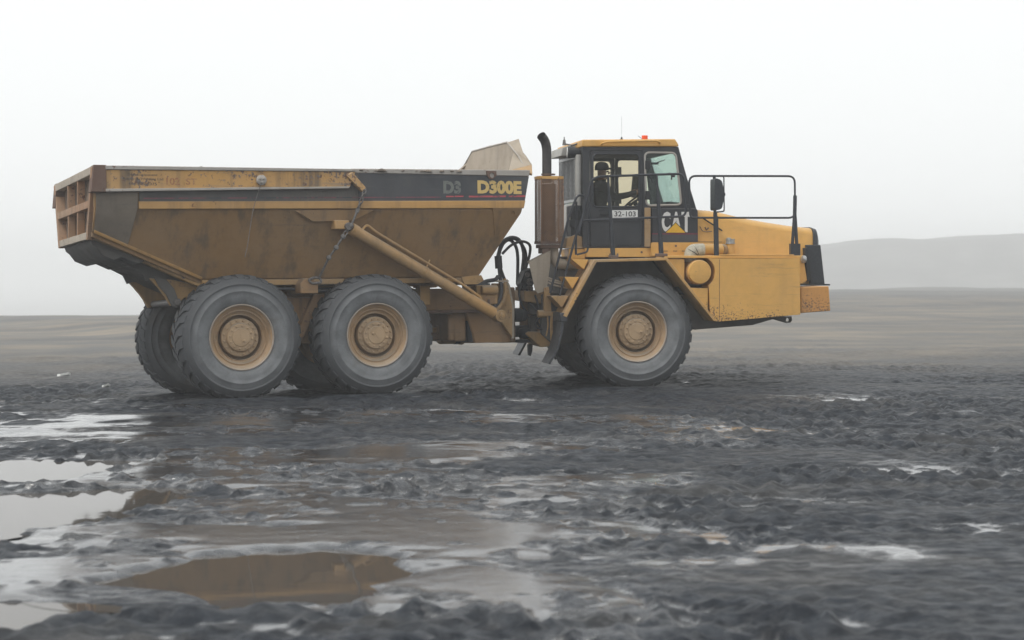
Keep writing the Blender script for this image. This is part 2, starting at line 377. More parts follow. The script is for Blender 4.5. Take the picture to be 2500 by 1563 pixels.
def ground_height(X, Y):
    h = base_height(X, Y); D = np.hypot(X, Y)
    near = 1 - sst(26, 46, D)
    Xs, Ys = X + .25 * Y, Y
    wt = wetness(X, Y)
    m = .022 * fbm(Xs / 1.9, Ys / 1.1, 3, 1)
    cl = np.clip(.95 + 1.6 * fbm(X / 1.9, Y / 1.5, 3, 15), .3, 1.7) * (1 + .15 * wt)      # churned clods
    wx, wy = X + .09 * vnoise(X / .2, Y / .2, 8), Y + .09 * vnoise(X / .2, Y / .2, 11)
    m = m + cl * .66 * (.110 * (.16 - np.abs(vnoise(wx / .25, wy / .26, 5))) + .095 * (.16 - np.abs(vnoise(wx / .13, wy / .14, 9))) + .05 * vnoise(wx / .19, wy / .19, 19) + .045 * vnoise(X / .085, Y / .085, 23))
    tr = 0
    for yc, sl, wd, dp in TRACKS:
        d = Y - (yc + sl * X + .12 * np.sin(X * .9 + yc)); a = np.abs(d) / wd
        g = np.exp(-(a / .5) ** 4); lip = np.exp(-((a - .72) / .16) ** 2)
        lug = np.sin((X + np.abs(d) * 1.2) * 2 * math.pi / .27 + 2 * vnoise(X, Y, 3)) * .5 + .5
        tr = tr - dp * g + dp * .45 * lip * (.6 + .9 * vnoise(X / .4, Y / .4, 7)) + .085 * g * lug * (.5 + vnoise(X / .8, Y, 12))
    b0 = h; h = h + near * (m + tr * .5)
    # rain fills the pits to a local level; clods stand out of the film
    lev = b0 - .037 + .054 * wt + .006 * vnoise(X / 1.1, Y / .8, 77)
    k = sst(-.004, .002, lev - h) * near; h = h * (1 - k) + lev * k; film = k
    far = sst(24, 40, D)
    h = h + far * (.10 * fbm(X / 9, Y / 4, 3, 21) + .9 * fbm(X / 45, Y / 20, 4, 25) * sst(45, 120, D))
    for P, z, l in PUDW:
        cx = sum(p[0] for p in P) / len(P); cy = sum(p[1] for p in P) / len(P)
        sel = (np.abs(X - cx) < 3.2) & (np.abs(Y - cy) < 2.6)
        if not sel.any(): continue
        xs, ys = X[sel], Y[sel]; d = sdf(P, xs, ys) + .30 * fbm(xs / .6, ys / .34, 4, 31)
        q = 1 - sst(-.12, .05, d); flat = 1 - sst(-.05, .35, d)
        hh = h[sel] - .004 * flat
        h[sel] = hh * (1 - q) + (z - .030 + .35 * hh) * q; film[sel] = film[sel] * (1 - q)
        d0 = sdf(P, xs, ys); rim = sst(.02, .09, np.maximum(d, d0 - .10)) * (1 - sst(.5, .9, d0)); h[sel] = h[sel] + np.maximum(z + .007 - h[sel], 0) * rim     # a low lip of silt holds the water in
    # the tyres have pressed their own flat beds
    for T, x0 in ((TR, -.88), (TR, .94), (TF, 0.)):
        for sgn in (1, -1):
            p = T @ Vector((x0, -sgn * 1.15, 0)); ax = T.to_3x3() @ Vector((1, 0, 0))
            dx, dy = X - p.x, Y - p.y; k = sst(.95, .45, np.abs(dx * ax.x + dy * ax.y) / 1.) * sst(.75, .35, np.abs(-dx * ax.y + dy * ax.x))
            h = h * (1 - k) + (base_height(X, Y) + .036) * k
    return h, film
def lines(lo, hi, step, grow, end_lo, end_hi):
    a = list(np.arange(lo, hi, step)); st = step; v = a[-1]
    while v < end_hi: st *= grow; v += st; a.append(v)
    st = step; v = lo; b = []
    while v > end_lo: st *= grow; v -= st; b.append(v)
    return np.array(b[::-1] + a)
gx = lines(-7.2, 7.2, .034, 1.09, -2200, 2200); gy = lines(7.6, 27.5, .034, 1.028, -400, 2600)
GX, GY = np.meshgrid(gx, gy); GZ, FILM = ground_height(GX.copy(), GY.copy())
def grid_mesh(name, X, Y, Z, mat):
    ny, nx = X.shape; me = bpy.data.meshes.new(name)
    co = np.stack([X, Y, Z], -1).reshape(-1, 3).astype(np.float32)
    i = (np.arange(ny - 1)[:, None] * nx + np.arange(nx - 1)[None]).ravel()
    q = np.stack([i, i + 1, i + nx + 1, i + nx], -1).astype(np.int32)
    me.vertices.add(len(co)); me.vertices.foreach_set('co', co.ravel())
    me.loops.add(q.size); me.loops.foreach_set('vertex_index', q.ravel())
    me.polygons.add(len(q)); me.polygons.foreach_set('loop_start', np.arange(0, q.size, 4, dtype=np.int32))
    me.update(calc_edges=True); me.polygons.foreach_set('use_smooth', np.ones(len(q), bool)); me.materials.append(mat); me.update(); return me

def ground_mat():
    m, n, b = new_mat('wet mud and sandy soil'); g = NG(n)
    x = g.sep()
    n1 = g.noise(.55, 6, .6, sc=(.5, 1, 1)); n2 = g.noise(7, 4, .55, sc=(.8, 1, 1)); n3 = g.noise(34, 5, .7, sc=(.8, 1, 1))
    big = g.noise(.09, 4, .55, sc=(.45, 1, 1))
    # distance of the dark churned haul track: it ends along a wandering line behind the truck
    edge = g.math('ADD', x[1], g.math('ADD', g.math('MULTIPLY', big, 16), g.math('MULTIPLY', n1, 5)))
    sandy = g.ramp(edge, 36, 50)
    mud = g.mix(g.ramp(n2, .35, .68), (.009, .0115, .016), (.028, .033, .041))
    mud = g.mix(g.ramp(g.noise(1.3, 5, .6, sc=(.4, 1, 1), loc=(5, 3, 0)), .46, .72, 0, .7), mud, (.048, .047, .046))
    sand = g.mix(g.ramp(g.noise(.5, 7, .65, sc=(.6, 1, 1), loc=(2, 8, 0)), .35, .68), (.12, .119, .115), (.21, .182, .145))
    sand = g.mix(g.ramp(g.noise(.16, 6, .6, sc=(.6, 1, 1), loc=(7, 2, 0)), .40, .68, 0, .8), sand, (.085, .087, .090))
    farg = g.ramp(x[1], 60, 130)
    sand = g.mix(g.math('MULTIPLY', farg, .7), sand, (.105, .107, .108))
    g.put(b, 'Base Color', g.mix(sandy, mud, sand))
    # a standing film of water makes the mud shine
    an = n.nodes.new('ShaderNodeAttribute'); an.attribute_name = 'wet'; wet = an.outputs['Fac']
    an2 = n.nodes.new('ShaderNodeAttribute'); an2.attribute_name = 'damp'; damp = g.math('MULTIPLY', g.ramp(an2.outputs['Fac'], .0, .55), g.math('SUBTRACT', 1., sandy))
    wet = g.math('MULTIPLY', wet, g.math('SUBTRACT', 1., sandy))
    sp = g.noise(11, 6, .7, sc=(.6, 1, 1), loc=(3, 1, 0))
    gloss = g.math('MAXIMUM', g.math('MULTIPLY', wet, g.ramp(sp, .25, .5, .55, 1.)), g.math('MULTIPLY', damp, g.ramp(sp, .40, .60, .12, .92)))
    gloss = g.math('MAXIMUM', gloss, g.ramp(sp, .42, .64, .04, .30))       # even the drier clods keep a broken wet skin
    gloss = g.math('MULTIPLY', gloss, g.math('SUBTRACT', 1., sandy))
    g.put(b, 'Roughness', g.math('ADD', g.math('MULTIPLY', gloss, -.44), .62))
    g.put(b, 'Specular IOR Level', g.math('ADD', g.math('MULTIPLY', gloss, .92), .08))
    g.put(b, 'Coat Weight', g.math('MULTIPLY', g.math('MULTIPLY', wet, g.math('SUBTRACT', 1., sandy)), .65)); b.inputs['Coat Roughness'].default_value = .16; b.inputs['Coat IOR'].default_value = 1.4
    g.bump(b, g.math('MULTIPLY', g.math('ADD', g.math('MULTIPLY', n2, .8), g.math('MULTIPLY', n3, .10)), g.math('SUBTRACT', 1.3, wet)), .7, .05)
    return m
M['ground'] = ground_mat()
ground = link('ground', grid_mesh('ground', GX, GY, GZ, M['ground']), kind='structure', label='dark churned wet mud with tyre ruts and paler soil beyond', category='ground')

for nm_, ar_ in (('wet', FILM), ('damp', wetness(GX, GY))):
    at_ = ground.data.attributes.new(nm_, 'FLOAT', 'POINT'); at_.data.foreach_set('value', ar_.ravel().astype(np.float32))
def water_mat():
    m, n, b = new_mat('muddy puddle water'); g = NG(n)
    b.inputs['Base Color'].default_value = (.068, .060, .053, 1); b.inputs['Roughness'].default_value = .03; b.inputs['IOR'].default_value = 1.33
    g.bump(b, g.noise(2.2, 3, .5, sc=(.5, 1, 1)), .035, .02)
    return m
M['water'] = water_mat()
for P, z, l in PUDW:
    cx = sum(p[0] for p in P) / len(P); cy = sum(p[1] for p in P) / len(P)
    pts = rounded([(cx + (x - cx) * 1.06 + .10 * (1 if x > cx else -1), cy + (y - cy) * 1.06 + .08 * (1 if y > cy else -1), z) for x, y in P], .3, 4, True)
    me = bpy.data.meshes.new('puddle'); me.from_pydata([(p.x, p.y, z) for p in pts], [], [tuple(range(len(pts)))]); me.materials.append(M['water'])
    if me.polygons[0].normal.z < 0: me.flip_normals()
    link('puddle', me, kind='structure', label=l, category='puddle')

# far hill standing in the fog on the right
hx = np.linspace(30, 860, 260); hy = np.linspace(430, 760, 70); HX, HY = np.meshgrid(hx, hy)
prof = np.interp(HX / 520 * 4300 + 1250, [1600, 1750, 1900, 2030, 2105, 2145, 2312, 2412, 2500, 2900, 4000, 8000], [690, 660, 622, 600, 589, 585, 582, 573, 570, 556, 548, 545])
top = CAMZ + (643 - prof) * 520 / 4300
HZ = -6 + (top + 6 + .8 * fbm(HX / 30, HY / 60, 4, 41)) * sst(430, 516, HY) * (1 - .3 * sst(545, 760, HY)) + .5 * fbm(HX / 14, HY / 10, 4, 43) * sst(430, 500, HY)
hm = simple('hillside soil', (.115, .113, .108), .95, 0, .35, .08, .2)
link('hill', grid_mesh('hill', HX, HY, HZ, hm), kind='structure', label='long low hillside fading into the fog at the right', category='hill')

# ------------------------------------------------------------------ wheels (x, s, z) about the wheel centre; the outer face is at s = +0.30
def tyre_mesh():
    mb = MB()
    half = [(.405, .235), (.425, .262), (.47, .285), (.53, .298), (.575, .300), (.582, .306), (.592, .306), (.60, .299), (.66, .292), (.668, .298), (.680, .298), (.688, .288), (.725, .268), (.755, .245), (.775, .205), (.784, .15)]
    prof = half + [(.791, .07), (.791, -.07)] + [(r, -a) for r, a in half[::-1]] + [(.40, -.2), (.40, .2)]
    mb.lathe(prof, n=72, closed=True)
    N = 30
    for sg in (1, -1):
        for k in range(N):
            q = 2 * math.pi * (k + (.5 if sg < 0 else 0)) / N; w1 = .062
            def at(r, s_, dq): return (r * math.cos(q + dq), s_ * sg, r * math.sin(q + dq))
            # shoulder block running in to the middle at a slant
            a0 = [at(.735, .250, -w1), at(.735, .250, w1), at(.77, .015, w1 + .13), at(.77, .015, -w1 + .13)]
            top = [at(.765, .247, -w1), at(.765, .247, w1), at(.806, .015, w1 + .13), at(.806, .015, -w1 + .13)]
            mid = [at(.806, .190, -w1 + .02), at(.806, .190, w1 + .02)]
            v = a0 + top + mid
            mb.add(v, [(0, 1, 5, 4), (4, 5, 9, 8), (8, 9, 6, 7), (3, 2, 6, 7), (0, 4, 8, 7, 3), (1, 5, 9, 6, 2)])
    return mb.mesh('tyre', 'tyre', 42)
def rim_mesh():
    mb = MB()
    mb.lathe([(.412, .20), (.424, .245), (.424, .268), (.414, .276), (.405, .270), (.402, .255)], n=64, mi=1, cap=False)
    mb.lathe([(.402, .256), (.392, .238), (.372, .225), (.368, .205), (.352, .198), (.346, .205), (.338, .205), (.332, .185), (.318, .165), (.300, .158), (.292, .166), (.286, .160), (.284, .02), (.27, .0), (.05, -.02)], n=64, cap=False)
    mb.lathe([(.40, -.25), (.42, -.27), (.40, -.24), (.36, -.1), (.30, -.05), (.05, -.06)], n=48, cap=False)
    return mb.mesh('rim', ['rim', 'rimedge'])
def hub_mesh():
    mb = MB()
    mb.lathe([(.235, -.05), (.245, .10), (.245, .165), (.238, .175), (.188, .182), (.184, .19), (.180, .215), (.172, .224), (.120, .226), (.112, .234), (.02, .236), (0., .236)], n=48)
    for k in range(16):
        q = 2 * math.pi * k / 16; x, z = .214 * math.cos(q), .214 * math.sin(q)
        mb.lathe([(.015, .17), (.015, .196), (.010, .20), (0, .20)], (x, 0, z), n=6)
    for k in range(12):
        q = 2 * math.pi * (k + .4) / 12; x, z = .147 * math.cos(q), .147 * math.sin(q)
        mb.lathe([(.015, .22), (.015, .238), (.009, .242), (0, .242)], (x, 0, z), n=6)
    mb.lathe([(.02, .23), (.02, .252), (.012, .256), (0, .256)], (.05, 0, .03), n=8)
    mb.box(-.05, .06, .232, .240, -.006, .006)
    mb.cyl((0, -.05, 0), (0, -.45, 0), .2, .13, 16)
    return mb.mesh('hub', 'hub')
TYRE, RIM, HUB = tyre_mesh(), rim_mesh(), hub_mesh()
def wheel(frame, x, z, near, spin):
    flip = Matrix.Identity(4) if near else Matrix.Rotation(math.pi, 4, 'Z')
    mat = frame @ Matrix.Translation((x, -1.15 if near else 1.15, z)) @ flip @ Matrix.Rotation(spin, 4, 'Y')
    wo = link('wheel', None, truck, mat)
    for n_, d in (('tyre', TYRE), ('rim', RIM), ('hub', HUB)): link(n_, d, wo)
k = 0
for fr, x, z in ((MR, -.88, .802), (MR, .94, .802), (MF, .005, .795)):
    for near in (True, False): k += 1; wheel(fr, x, z, near, k * 1.37)

# ------------------------------------------------------------------ dump body (rear frame)
def sl(z): return .95 + .45 * (z - 1.56) / .87          # outer face of the sloping side at height z
PZ = 2.44
side_out = [(-2.72, 2.14), (-1.30, 1.56), (2.57, 1.58), (3.04, PZ), (-2.72, PZ)]
mb = MB()
for sg in (1, -1):
    mb.prism(side_out, [sg * sl(z) for x, z in side_out], [sg * (sl(z) - .05) for x, z in side_out])
    mb.prism([(-2.72, PZ), (3.04, PZ), (3.16, 2.94), (-2.72, 2.94)], sg * 1.40, sg * 1.33)
W = sl(1.56) - .02
mb.hexa([(-1.3, -W, 1.50), (2.56, -W, 1.52), (2.56, W, 1.52), (-1.3, W, 1.50), (-1.3, -W, 1.56), (2.58, -W, 1.58), (2.58, W, 1.58), (-1.3, W, 1.56)])
W2 = sl(2.14) - .02
mb.hexa([(-2.72, -W2, 2.08), (-1.3, -W, 1.50), (-1.3, W, 1.50), (-2.72, W2, 2.08), (-2.72, -W2, 2.14), (-1.3, -W, 1.56), (-1.3, W, 1.56), (-2.72, W2, 2.14)])
# headboard
mb.plate([(2.55, -W, 1.57), (2.55, W, 1.57), (3.03, 1.37, PZ), (3.15, 1.37, 2.94), (3.15, -1.37, 2.94), (3.03, -1.37, PZ)], (-.06, 0, .02))
shell = part('body_shell', mb, 'bed', MR, .008)
for sg in (1, -1):
    part('stripe_band', MB().prism([(-2.17, 2.515), (.70, 2.562), (.70, 2.93), (-2.17, 2.93)], sg * 1.405, sg * 1.425), 'navydust', MR, .003, label='dust-filmed rear length of the dark stripe')
    band = part('stripe_band', MB().prism([(.703, 2.562), (3.085, 2.60), (3.15, 2.93), (.703, 2.93)], sg * 1.405, sg * 1.425), 'navy', MR, .003)
    if sg > 0:
        letter('lettering', 'D300E', (2.385, 3.035, 2.685, 2.868), 1.4285, 'gold', band, .055)
        letter('lettering', 'D3', (1.89, 2.145, 2.675, 2.852), 1.4285, 'ghost', band, .055)
        part('pinstripe', MB().prism([(2.26, 2.632), (3.085, 2.650), (3.09, 2.672), (2.26, 2.655)], 1.4255, 1.4275), 'red', parent=band)
        part('pinstripe', MB().prism([(1.93, 2.630), (2.18, 2.637), (2.18, 2.655), (1.93, 2.648)], 1.4255, 1.4275), 'red', parent=band)
        part('pinstripe', MB().prism([(-2.12, 2.548), (1.86, 2.622), (1.86, 2.636), (-2.12, 2.562)], 1.4255, 1.4275), 'redfade', parent=band)
    part('lower_rib', MB().prism([(-2.18, 2.42), (3.06, 2.495), (3.085, 2.60), (-2.18, 2.515)], sg * 1.38, sg * 1.445), 'rib', MR, .008)
    part('top_edge', MB().prism([(.60, 2.93), (3.15, 2.935), (3.17, 3.02), (.60, 2.985)], sg * 1.33, sg * 1.435), 'edge', MR, .008)
    # worn greedy-board rail along the rear two thirds, with its flanges
    rl = part('top_rail', MB().prism([(-2.60, 2.64), (.56, 2.735), (.64, 2.94), (-2.60, 2.90)], sg * 1.34, sg * 1.495), 'rail', MR, .008)
    part('rail_flange', MB().prism([(-2.6, 2.90), (.64, 2.94), (.62, 2.972), (-2.6, 2.948)], sg * 1.32, sg * 1.515), 'edge', parent=rl, bev=.005)
    part('rail_flange', MB().prism([(-2.6, 2.625), (.54, 2.718), (.56, 2.745), (-2.6, 2.66)], sg * 1.40, sg * 1.512), 'edge', parent=rl, bev=.005)
    part('rail_end_strap', MB().prism([(.50, 2.885), (.58, 2.935), (.785, 2.715), (.73, 2.675)], sg * 1.43, sg * 1.53), 'rail', MR, .012)
    part('corner_cap', MB().prism([(-2.775, 2.62), (-2.59, 2.62), (-2.59, 2.955), (-2.745, 2.955)], sg * 1.30, sg * 1.51), 'rustplate', MR, .006)
    # overlay plate on the rear flank, shorter than the side
    pl = [(-2.70, 2.63), (-2.185, 2.63), (-2.19, PZ), (-2.27, 1.965), (-2.70, 2.13), (-2.70, PZ)]
    ss = [sg * (sl(min(z, PZ)) + (.022 if x > -2.3 else .012)) for x, z in pl]
    part('flank_plate', MB().prism(pl, ss, [q - sg * .05 for q in ss]), 'flank', MR, .006, label='grimy overlay plate with shade put into its dark colour')
    # flange along the kick-up of the floor, and the floor beam below
    fl = [(-2.70, 2.125), (-1.28, 1.545), (-1.28, 1.585), (-2.70, 2.165)]
    part('floor_flange', MB().prism(fl, [sg * (sl(z) - .03) for x, z in fl], [sg * (sl(z) + .035) for x, z in fl]), 'rib', MR, .005)
    part('floor_beam', MB().prism([(-2.22, 1.885), (-1.95, 1.83), (-1.05, 1.535), (-1.05, 1.44), (-1.34, 1.47), (-2.08, 1.80)], sg * .80, sg * .93), 'chassis', MR, .008)
    part('bottom_rail', MB().prism([(-1.28, 1.47), (2.40, 1.50), (2.62, 1.53), (2.62, 1.565), (-1.28, 1.545)], sg * .72, sg * .985), 'chassis', MR, .006)
    part('rail_tip', MB().prism([(2.34, 1.475), (2.55, 1.475), (2.64, 1.525), (2.60, 1.60), (2.30, 1.575)], sg * .60, sg * 1.0), 'chassis', MR, .006)
    part('gusset', MB().prism([(-.17, 2.425), (.91, 2.445), (.63, 2.30), (.07, 2.29)], [sg * 1.40, sg * 1.40, sg * 1.375, sg * 1.375], [sg * 1.435, sg * 1.435, sg * 1.40, sg * 1.40]), 'bed', MR, .006)
    mb = MB().prism_hole([(2.70, 2.13), (2.79, 2.28), (2.96, 2.39), (3.02, 2.50), (2.6, 2.49)], [[(2.905 + .036 * math.cos(t), 2.425 + .026 * math.sin(t)) for t in np.linspace(0, 6.283, 17)[:-1]]], sg * 1.385, sg * 1.41)
    mb.v = [(x, y + sg * (sl(z) - 1.40), z) for x, y, z in mb.v]; part('front_lug', mb, 'bed', MR, .003)
    # hoist cylinder with its bracket, clevis and oil pipe
    br = part('hoist_bracket', MB().box(.36, .56, sg * 1.24, sg * 1.45, 2.19, 2.305), 'cylinder', MR, .01)
    A, B = Vector((.54, sg * 1.43, 2.225)), Vector((2.90, sg * .88, 1.035))
    d = (B - A).normalized(); upv = Vector((0, 0, 1)) - d * d.z; upv.normalize()
    mb = MB(); mb.cyl(A + d * .06, B - d * .10, .073, n=24); mb.cyl(A + d * .05, A + d * .16, .082, n=24); mb.cyl(B - d * .55, B - d * .10, .080, n=24); mb.cyl(A + d * 1.32, A + d * 1.36, .079, n=24)
    cyl = part('hoist_cylinder', mb, 'cylinder', MR, .004)
    pts = [A + d * .22 + upv * .07, A + d * .25 + upv * .16, A + d * .42 + upv * .135, A + d * 2.0 + upv * .125, A + d * 2.3 + upv * .10, A + d * 2.34 + upv * .06]
    part('oil_pipe', MB().tube(rounded(pts, .06), .019, 8), 'cylinder', parent=cyl)
    part('pipe_clamp', MB().tube([A + d * 1.335 + upv * .06, A + d * 1.34 + upv * .19], .011, 6), 'cylinder', parent=cyl)
    mb = MB(); mb.cyl(A + d * .08, A - d * .02, .045, n=16); mb.cyl(A + Vector((0, sg * .08, 0)), A - Vector((0, sg * .08, 0)), .05, n=20)
    part('cylinder_eye', mb, 'chain', MR, .004)
    mb = MB(); mb.cyl(B + Vector((0, sg * .10, 0)), B - Vector((0, sg * .06, 0)), .085, n=24); mb.cyl(B - d * .12, B, .05, n=16); mb.cyl(B + Vector((0, sg * .10, 0)), B + Vector((0, sg * .125, 0)), .045, n=16); mb.cyl(B + Vector((0, sg * .12, 0)), B + Vector((0, sg * .145, 0)), .026, n=12)
    part('cylinder_pivot', mb, 'chassis', MR, .004)
    # spill guard: folded corner sheets falling outward from the raised middle of the headboard
    A_, B_, C_, C2, D_, E_, K_ = [(x, sg * q, z) for x, q, z in ((3.17, .67, 3.48), (3.30, .76, 3.525), (3.235, 1.05, 3.305), (3.24, 1.14, 3.245), (3.275, 1.25, 3.115), (2.90, 1.32, 3.02), (3.17, .87, 3.335))]
    ins = (0, -sg * .02, -.02)
    mb = MB(); mb.plate([A_, B_, C_, K_], ins); mb.plate([K_, C_, C2, D_], ins); mb.plate([K_, D_, E_], ins)
    part('spill_guard_corner', mb, 'guard', MR, .003)
    part('corner_filler', MB().plate([E_, D_, (3.235, sg * 1.35, 2.97), (3.15, sg * 1.41, 3.00)], ins), 'rib', MR, .003)
    part('guard_edge_bar', MB().tube([(3.16, sg * 1.33, 3.0), (3.165, sg * 1.05, 3.25), (3.17, sg * .65, 3.48), (3.17, 0, 3.485)], .014, 8), 'edge', MR)
part('spill_guard', MB().plate([(3.165, .66, 3.475), (3.165, .86, 3.33), (3.14, 1.34, 2.97), (3.14, -1.34, 2.97), (3.165, -.86, 3.33), (3.165, -.66, 3.475)], (.03, 0, 0)), 'guard', MR, .003)
# lifting eye near the lettering
mb = MB().prism_hole([(2.51, 2.995), (2.655, 2.995), (2.655, 2.93), (2.60, 2.885), (2.55, 2.89), (2.52, 2.93)], [[(2.592 + .034 * math.cos(t), 2.935 + .034 * math.sin(t)) for t in np.linspace(0, 6.283, 17)[:-1]]], 1.436, 1.456)
eye = part('lifting_eye', mb, 'rustplate', MR, .004)
part('eye_backing', MB().cyl((2.592, 1.4365, 2.935), (2.592, 1.4385, 2.935), .036, n=20), 'edge', parent=eye)
# stencilled names on the rail
letter('stencil', 'S&R Equipment', (-2.325, -1.955, 2.822, 2.858), 1.4975, 'fadeink', shell, .012)
letter('stencil', 'Repair & Welding Ltd', (-2.385, -1.885, 2.768, 2.808), 1.4975, 'fadeink', shell, .012)
letter('stencil', '604-599-2375', (-2.315, -1.965, 2.712, 2.748), 1.4975, 'fadeink', shell, .012)
letter('stencil', '102', (-1.845, -1.675, 2.722, 2.815), 1.4975, 'fadered', shell, .02)
letter('stencil', 'ST', (-1.60, -1.46, 2.728, 2.81), 1.4975, 'fadered', shell, .02)
# round boss with bolts, and the limp cord hanging from it
mb = MB().lathe([(.066, 0), (.066, .03), (.055, .04), (0, .045)], (-.63, 1.497, 2.805), 24)
for t in (0, 1, 2): mb.lathe([(.014, .03), (.014, .062), (0, .064)], (-.63 + .03 * math.cos(t * 2.09 + .5), 1.497, 2.805 + .03 * math.sin(t * 2.09 + .5)), 6)
part('rail_boss', mb, 'edge', MR, .003)
cord = [(-.64, 1.535, 2.75)] + [(-.64 - .24 * t - .02 * math.sin(5 * t), 1.525, 2.75 - .93 * t) for t in np.linspace(.08, 1, 12)]
part('hanging_cord', MB().tube(cord, .0045, 6), 'chain', MR)
# chain from the rail strap down to the chassis
mb = MB(); path = [Vector(p) for p in ((.75, 1.54, 2.70), (.71, 1.53, 2.58), (.64, 1.51, 2.40), (.57, 1.49, 2.23), (.47, 1.45, 2.09), (.385, 1.42, 1.95), (.30, 1.37, 1.82), (.20, 1.25, 1.56))]
def chain_link(mb, a, b, w_, r, tw):
    a, b = Vector(a), Vector(b); d = (b - a); L = d.length; d.normalize(); o = d.orthogonal().normalized(); o = Matrix.Rotation(tw, 3, d) @ o
    loop = []
    for t in range(14):
        q = 2 * math.pi * t / 14; loop.append((a + b) / 2 + d * (math.cos(q) * (L / 2 + r)) + o * (math.sin(q) * w_))
    mb.tube(loop, r, 6, closed=True)
seg = [(path[i], path[i + 1]) for i in range(len(path) - 1)]; tw = 0
for a, b in seg[:2] + seg[3:4]:
    nL = max(1, int((b - a).length / .062))
    for i in range(nL): chain_link(mb, a + (b - a) * i / nL, a + (b - a) * (i + 1) / nL, .022, .009, tw); tw += math.pi / 2
mb.tube([path[2] - (path[2] - path[1]) * .3, path[3]], .017, 8)
mb.tube([path[4], path[5], path[6], path[7]], .016, 8)
for p in path[3:7]: mb.lathe([(0, -.035), (.03, -.025), (.036, 0), (.03, .025), (0, .035)], tuple(p), 10)
part('chain', mb, 'chain', MR)
mb = MB(); mb.tube(rounded([(.22, 1.24, 1.56), (.24, 1.24, 1.50), (.10, 1.24, 1.49), (.06, 1.24, 1.54), (.14, 1.24, 1.57)], .03, closed=True), .017, 8, closed=True)
part('shackle', mb, 'chain', MR)
part('chain_anchor', MB().prism([(-.04, 1.36), (.20, 1.36), (.20, 1.50), (.12, 1.56), (.02, 1.56), (-.04, 1.49)], .55, 1.22), 'drum', MR, .012)

# tailgate frame: three bays by two, facing backwards
XT = -2.755
def tail_s(z): return 1.10 + .36 * (z - 2.06) / .88
tail = part('tail_panel', MB().plate([(XT + .10, -tail_s(2.08), 2.08), (XT + .10, tail_s(2.08), 2.08), (XT + .12, tail_s(2.93), 2.93), (XT + .12, -tail_s(2.93), 2.93)], (.04, 0, 0)), 'tailpanel', MR)
for z0, z1 in ((2.06, 2.15), (2.445, 2.54), (2.845, 2.945)):
    part('tail_beam', MB().hexa([(XT, -tail_s(z0), z0), (XT + .11, -tail_s(z0), z0), (XT + .11, tail_s(z0), z0), (XT, tail_s(z0), z0), (XT, -tail_s(z1), z1), (XT + .11, -tail_s(z1), z1), (XT + .11, tail_s(z1), z1), (XT, tail_s(z1), z1)]), 'guard' if z0 != 2.445 else 'tail', MR, .006)
for sg in (1, -1):
    part('tail_post', MB().hexa([(XT - .004, sg * (tail_s(2.05) - .09), 2.05), (XT + .17, sg * (tail_s(2.05) - .09), 2.05), (XT + .17, sg * (tail_s(2.05) + .015), 2.05), (XT - .004, sg * (tail_s(2.05) + .015), 2.05),
         (XT - .004, sg * (tail_s(2.93) - .09), 2.93), (XT + .17, sg * (tail_s(2.93) - .09), 2.93), (XT + .17, sg * (tail_s(2.93) + .015), 2.93), (XT - .004, sg * (tail_s(2.93) + .015), 2.93)]), 'tail', MR, .006)
    for z0, z1 in ((2.152, 2.443), (2.542, 2.843)):
        q0, q1 = sg * (.34 + (z0 - 2.15) * .05), sg * (.34 + (z1 - 2.15) * .05)
        part('tail_upright', MB().hexa([(XT + .004, q0 - .022, z0), (XT + .10, q0 - .022, z0), (XT + .10, q0 + .022, z0), (XT + .004, q0 + .022, z0), (XT + .004, q1 - .022, z1), (XT + .10, q1 - .022, z1), (XT + .10, q1 + .022, z1), (XT + .004, q1 + .022, z1)]), 'tail', MR, .004)
# mud stuck along the rim and in the lap of the body
mb = MB(); r_ = random.Random(5)
for i in range(70):
    x = r_.uniform(-2.5, 2.2); sc = r_.uniform(.012, .03) * (1.9 if r_.random() < .06 else 1); z0 = 2.955 + .010 * x
    mb.lathe([(0, -sc * .4), (sc * r_.uniform(.9, 1.7), -.2 * sc), (sc * r_.uniform(.7, 1.2), sc * .3), (0, sc * .65)], (x, r_.uniform(1.36, 1.48), z0), 7, axis='z')
part('mud_crust', mb, 'mudcrust', MR, kind='stuff')
# soil inside
sx = np.linspace(-2.5, 2.6, 60); sy = np.linspace(-1.2, 1.2, 30); SX, SY = np.meshgrid(sx, sy)
SZ = 2.35 + .22 * np.cos(SX / 2.6 * 1.2) * np.cos(SY * 1.1) + .10 * fbm(SX / .4, SY / .4, 4, 51)
soil = link('soil_load', grid_mesh('soil_load', SX, SY, SZ, M['mudcrust']), None, TR, kind='stuff', label='dark soil heaped inside the dump body', category='soil')

# ------------------------------------------------------------------ underside of the tail
for sg in (1, -1):
    part('tail_rib', MB().prism([(-2.60, 2.035), (-1.30, 1.50), (-1.35, 1.36), (-1.70, 1.515), (-1.83, 1.585), (-1.93, 1.545), (-1.985, 1.66), (-2.21, 1.775), (-2.30, 1.80), (-2.42, 1.845), (-2.52, 1.90)], sg * .58, sg * .64), 'under', MR, .004)
    part('pivot_bracket', MB().prism([(-1.90, 1.58), (-1.60, 1.56), (-1.15, 1.45), (-1.2, 1.30), (-1.45, 1.33), (-1.55, 1.24), (-1.63, 1.22), (-1.70, 1.34), (-1.78, 1.45)], sg * .645, sg * .74), 'chassis', MR, .008)
    part('bracket_strap', MB().prism([(-1.86, 1.60), (-1.70, 1.56), (-1.60, 1.44), (-1.53, 1.24), (-1.57, 1.20), (-1.63, 1.22), (-1.70, 1.37), (-1.79, 1.47)], sg * .742, sg * .80), 'under', MR, .004)
part('tail_lip', MB().prism([(-2.70, 2.075), (-2.02, 1.795), (-2.10, 1.75), (-2.30, 1.84), (-2.40, 1.80), (-2.56, 1.865), (-2.63, 1.96), (-2.68, 2.0)], -1.0, 1.0), 'under', MR, .01)
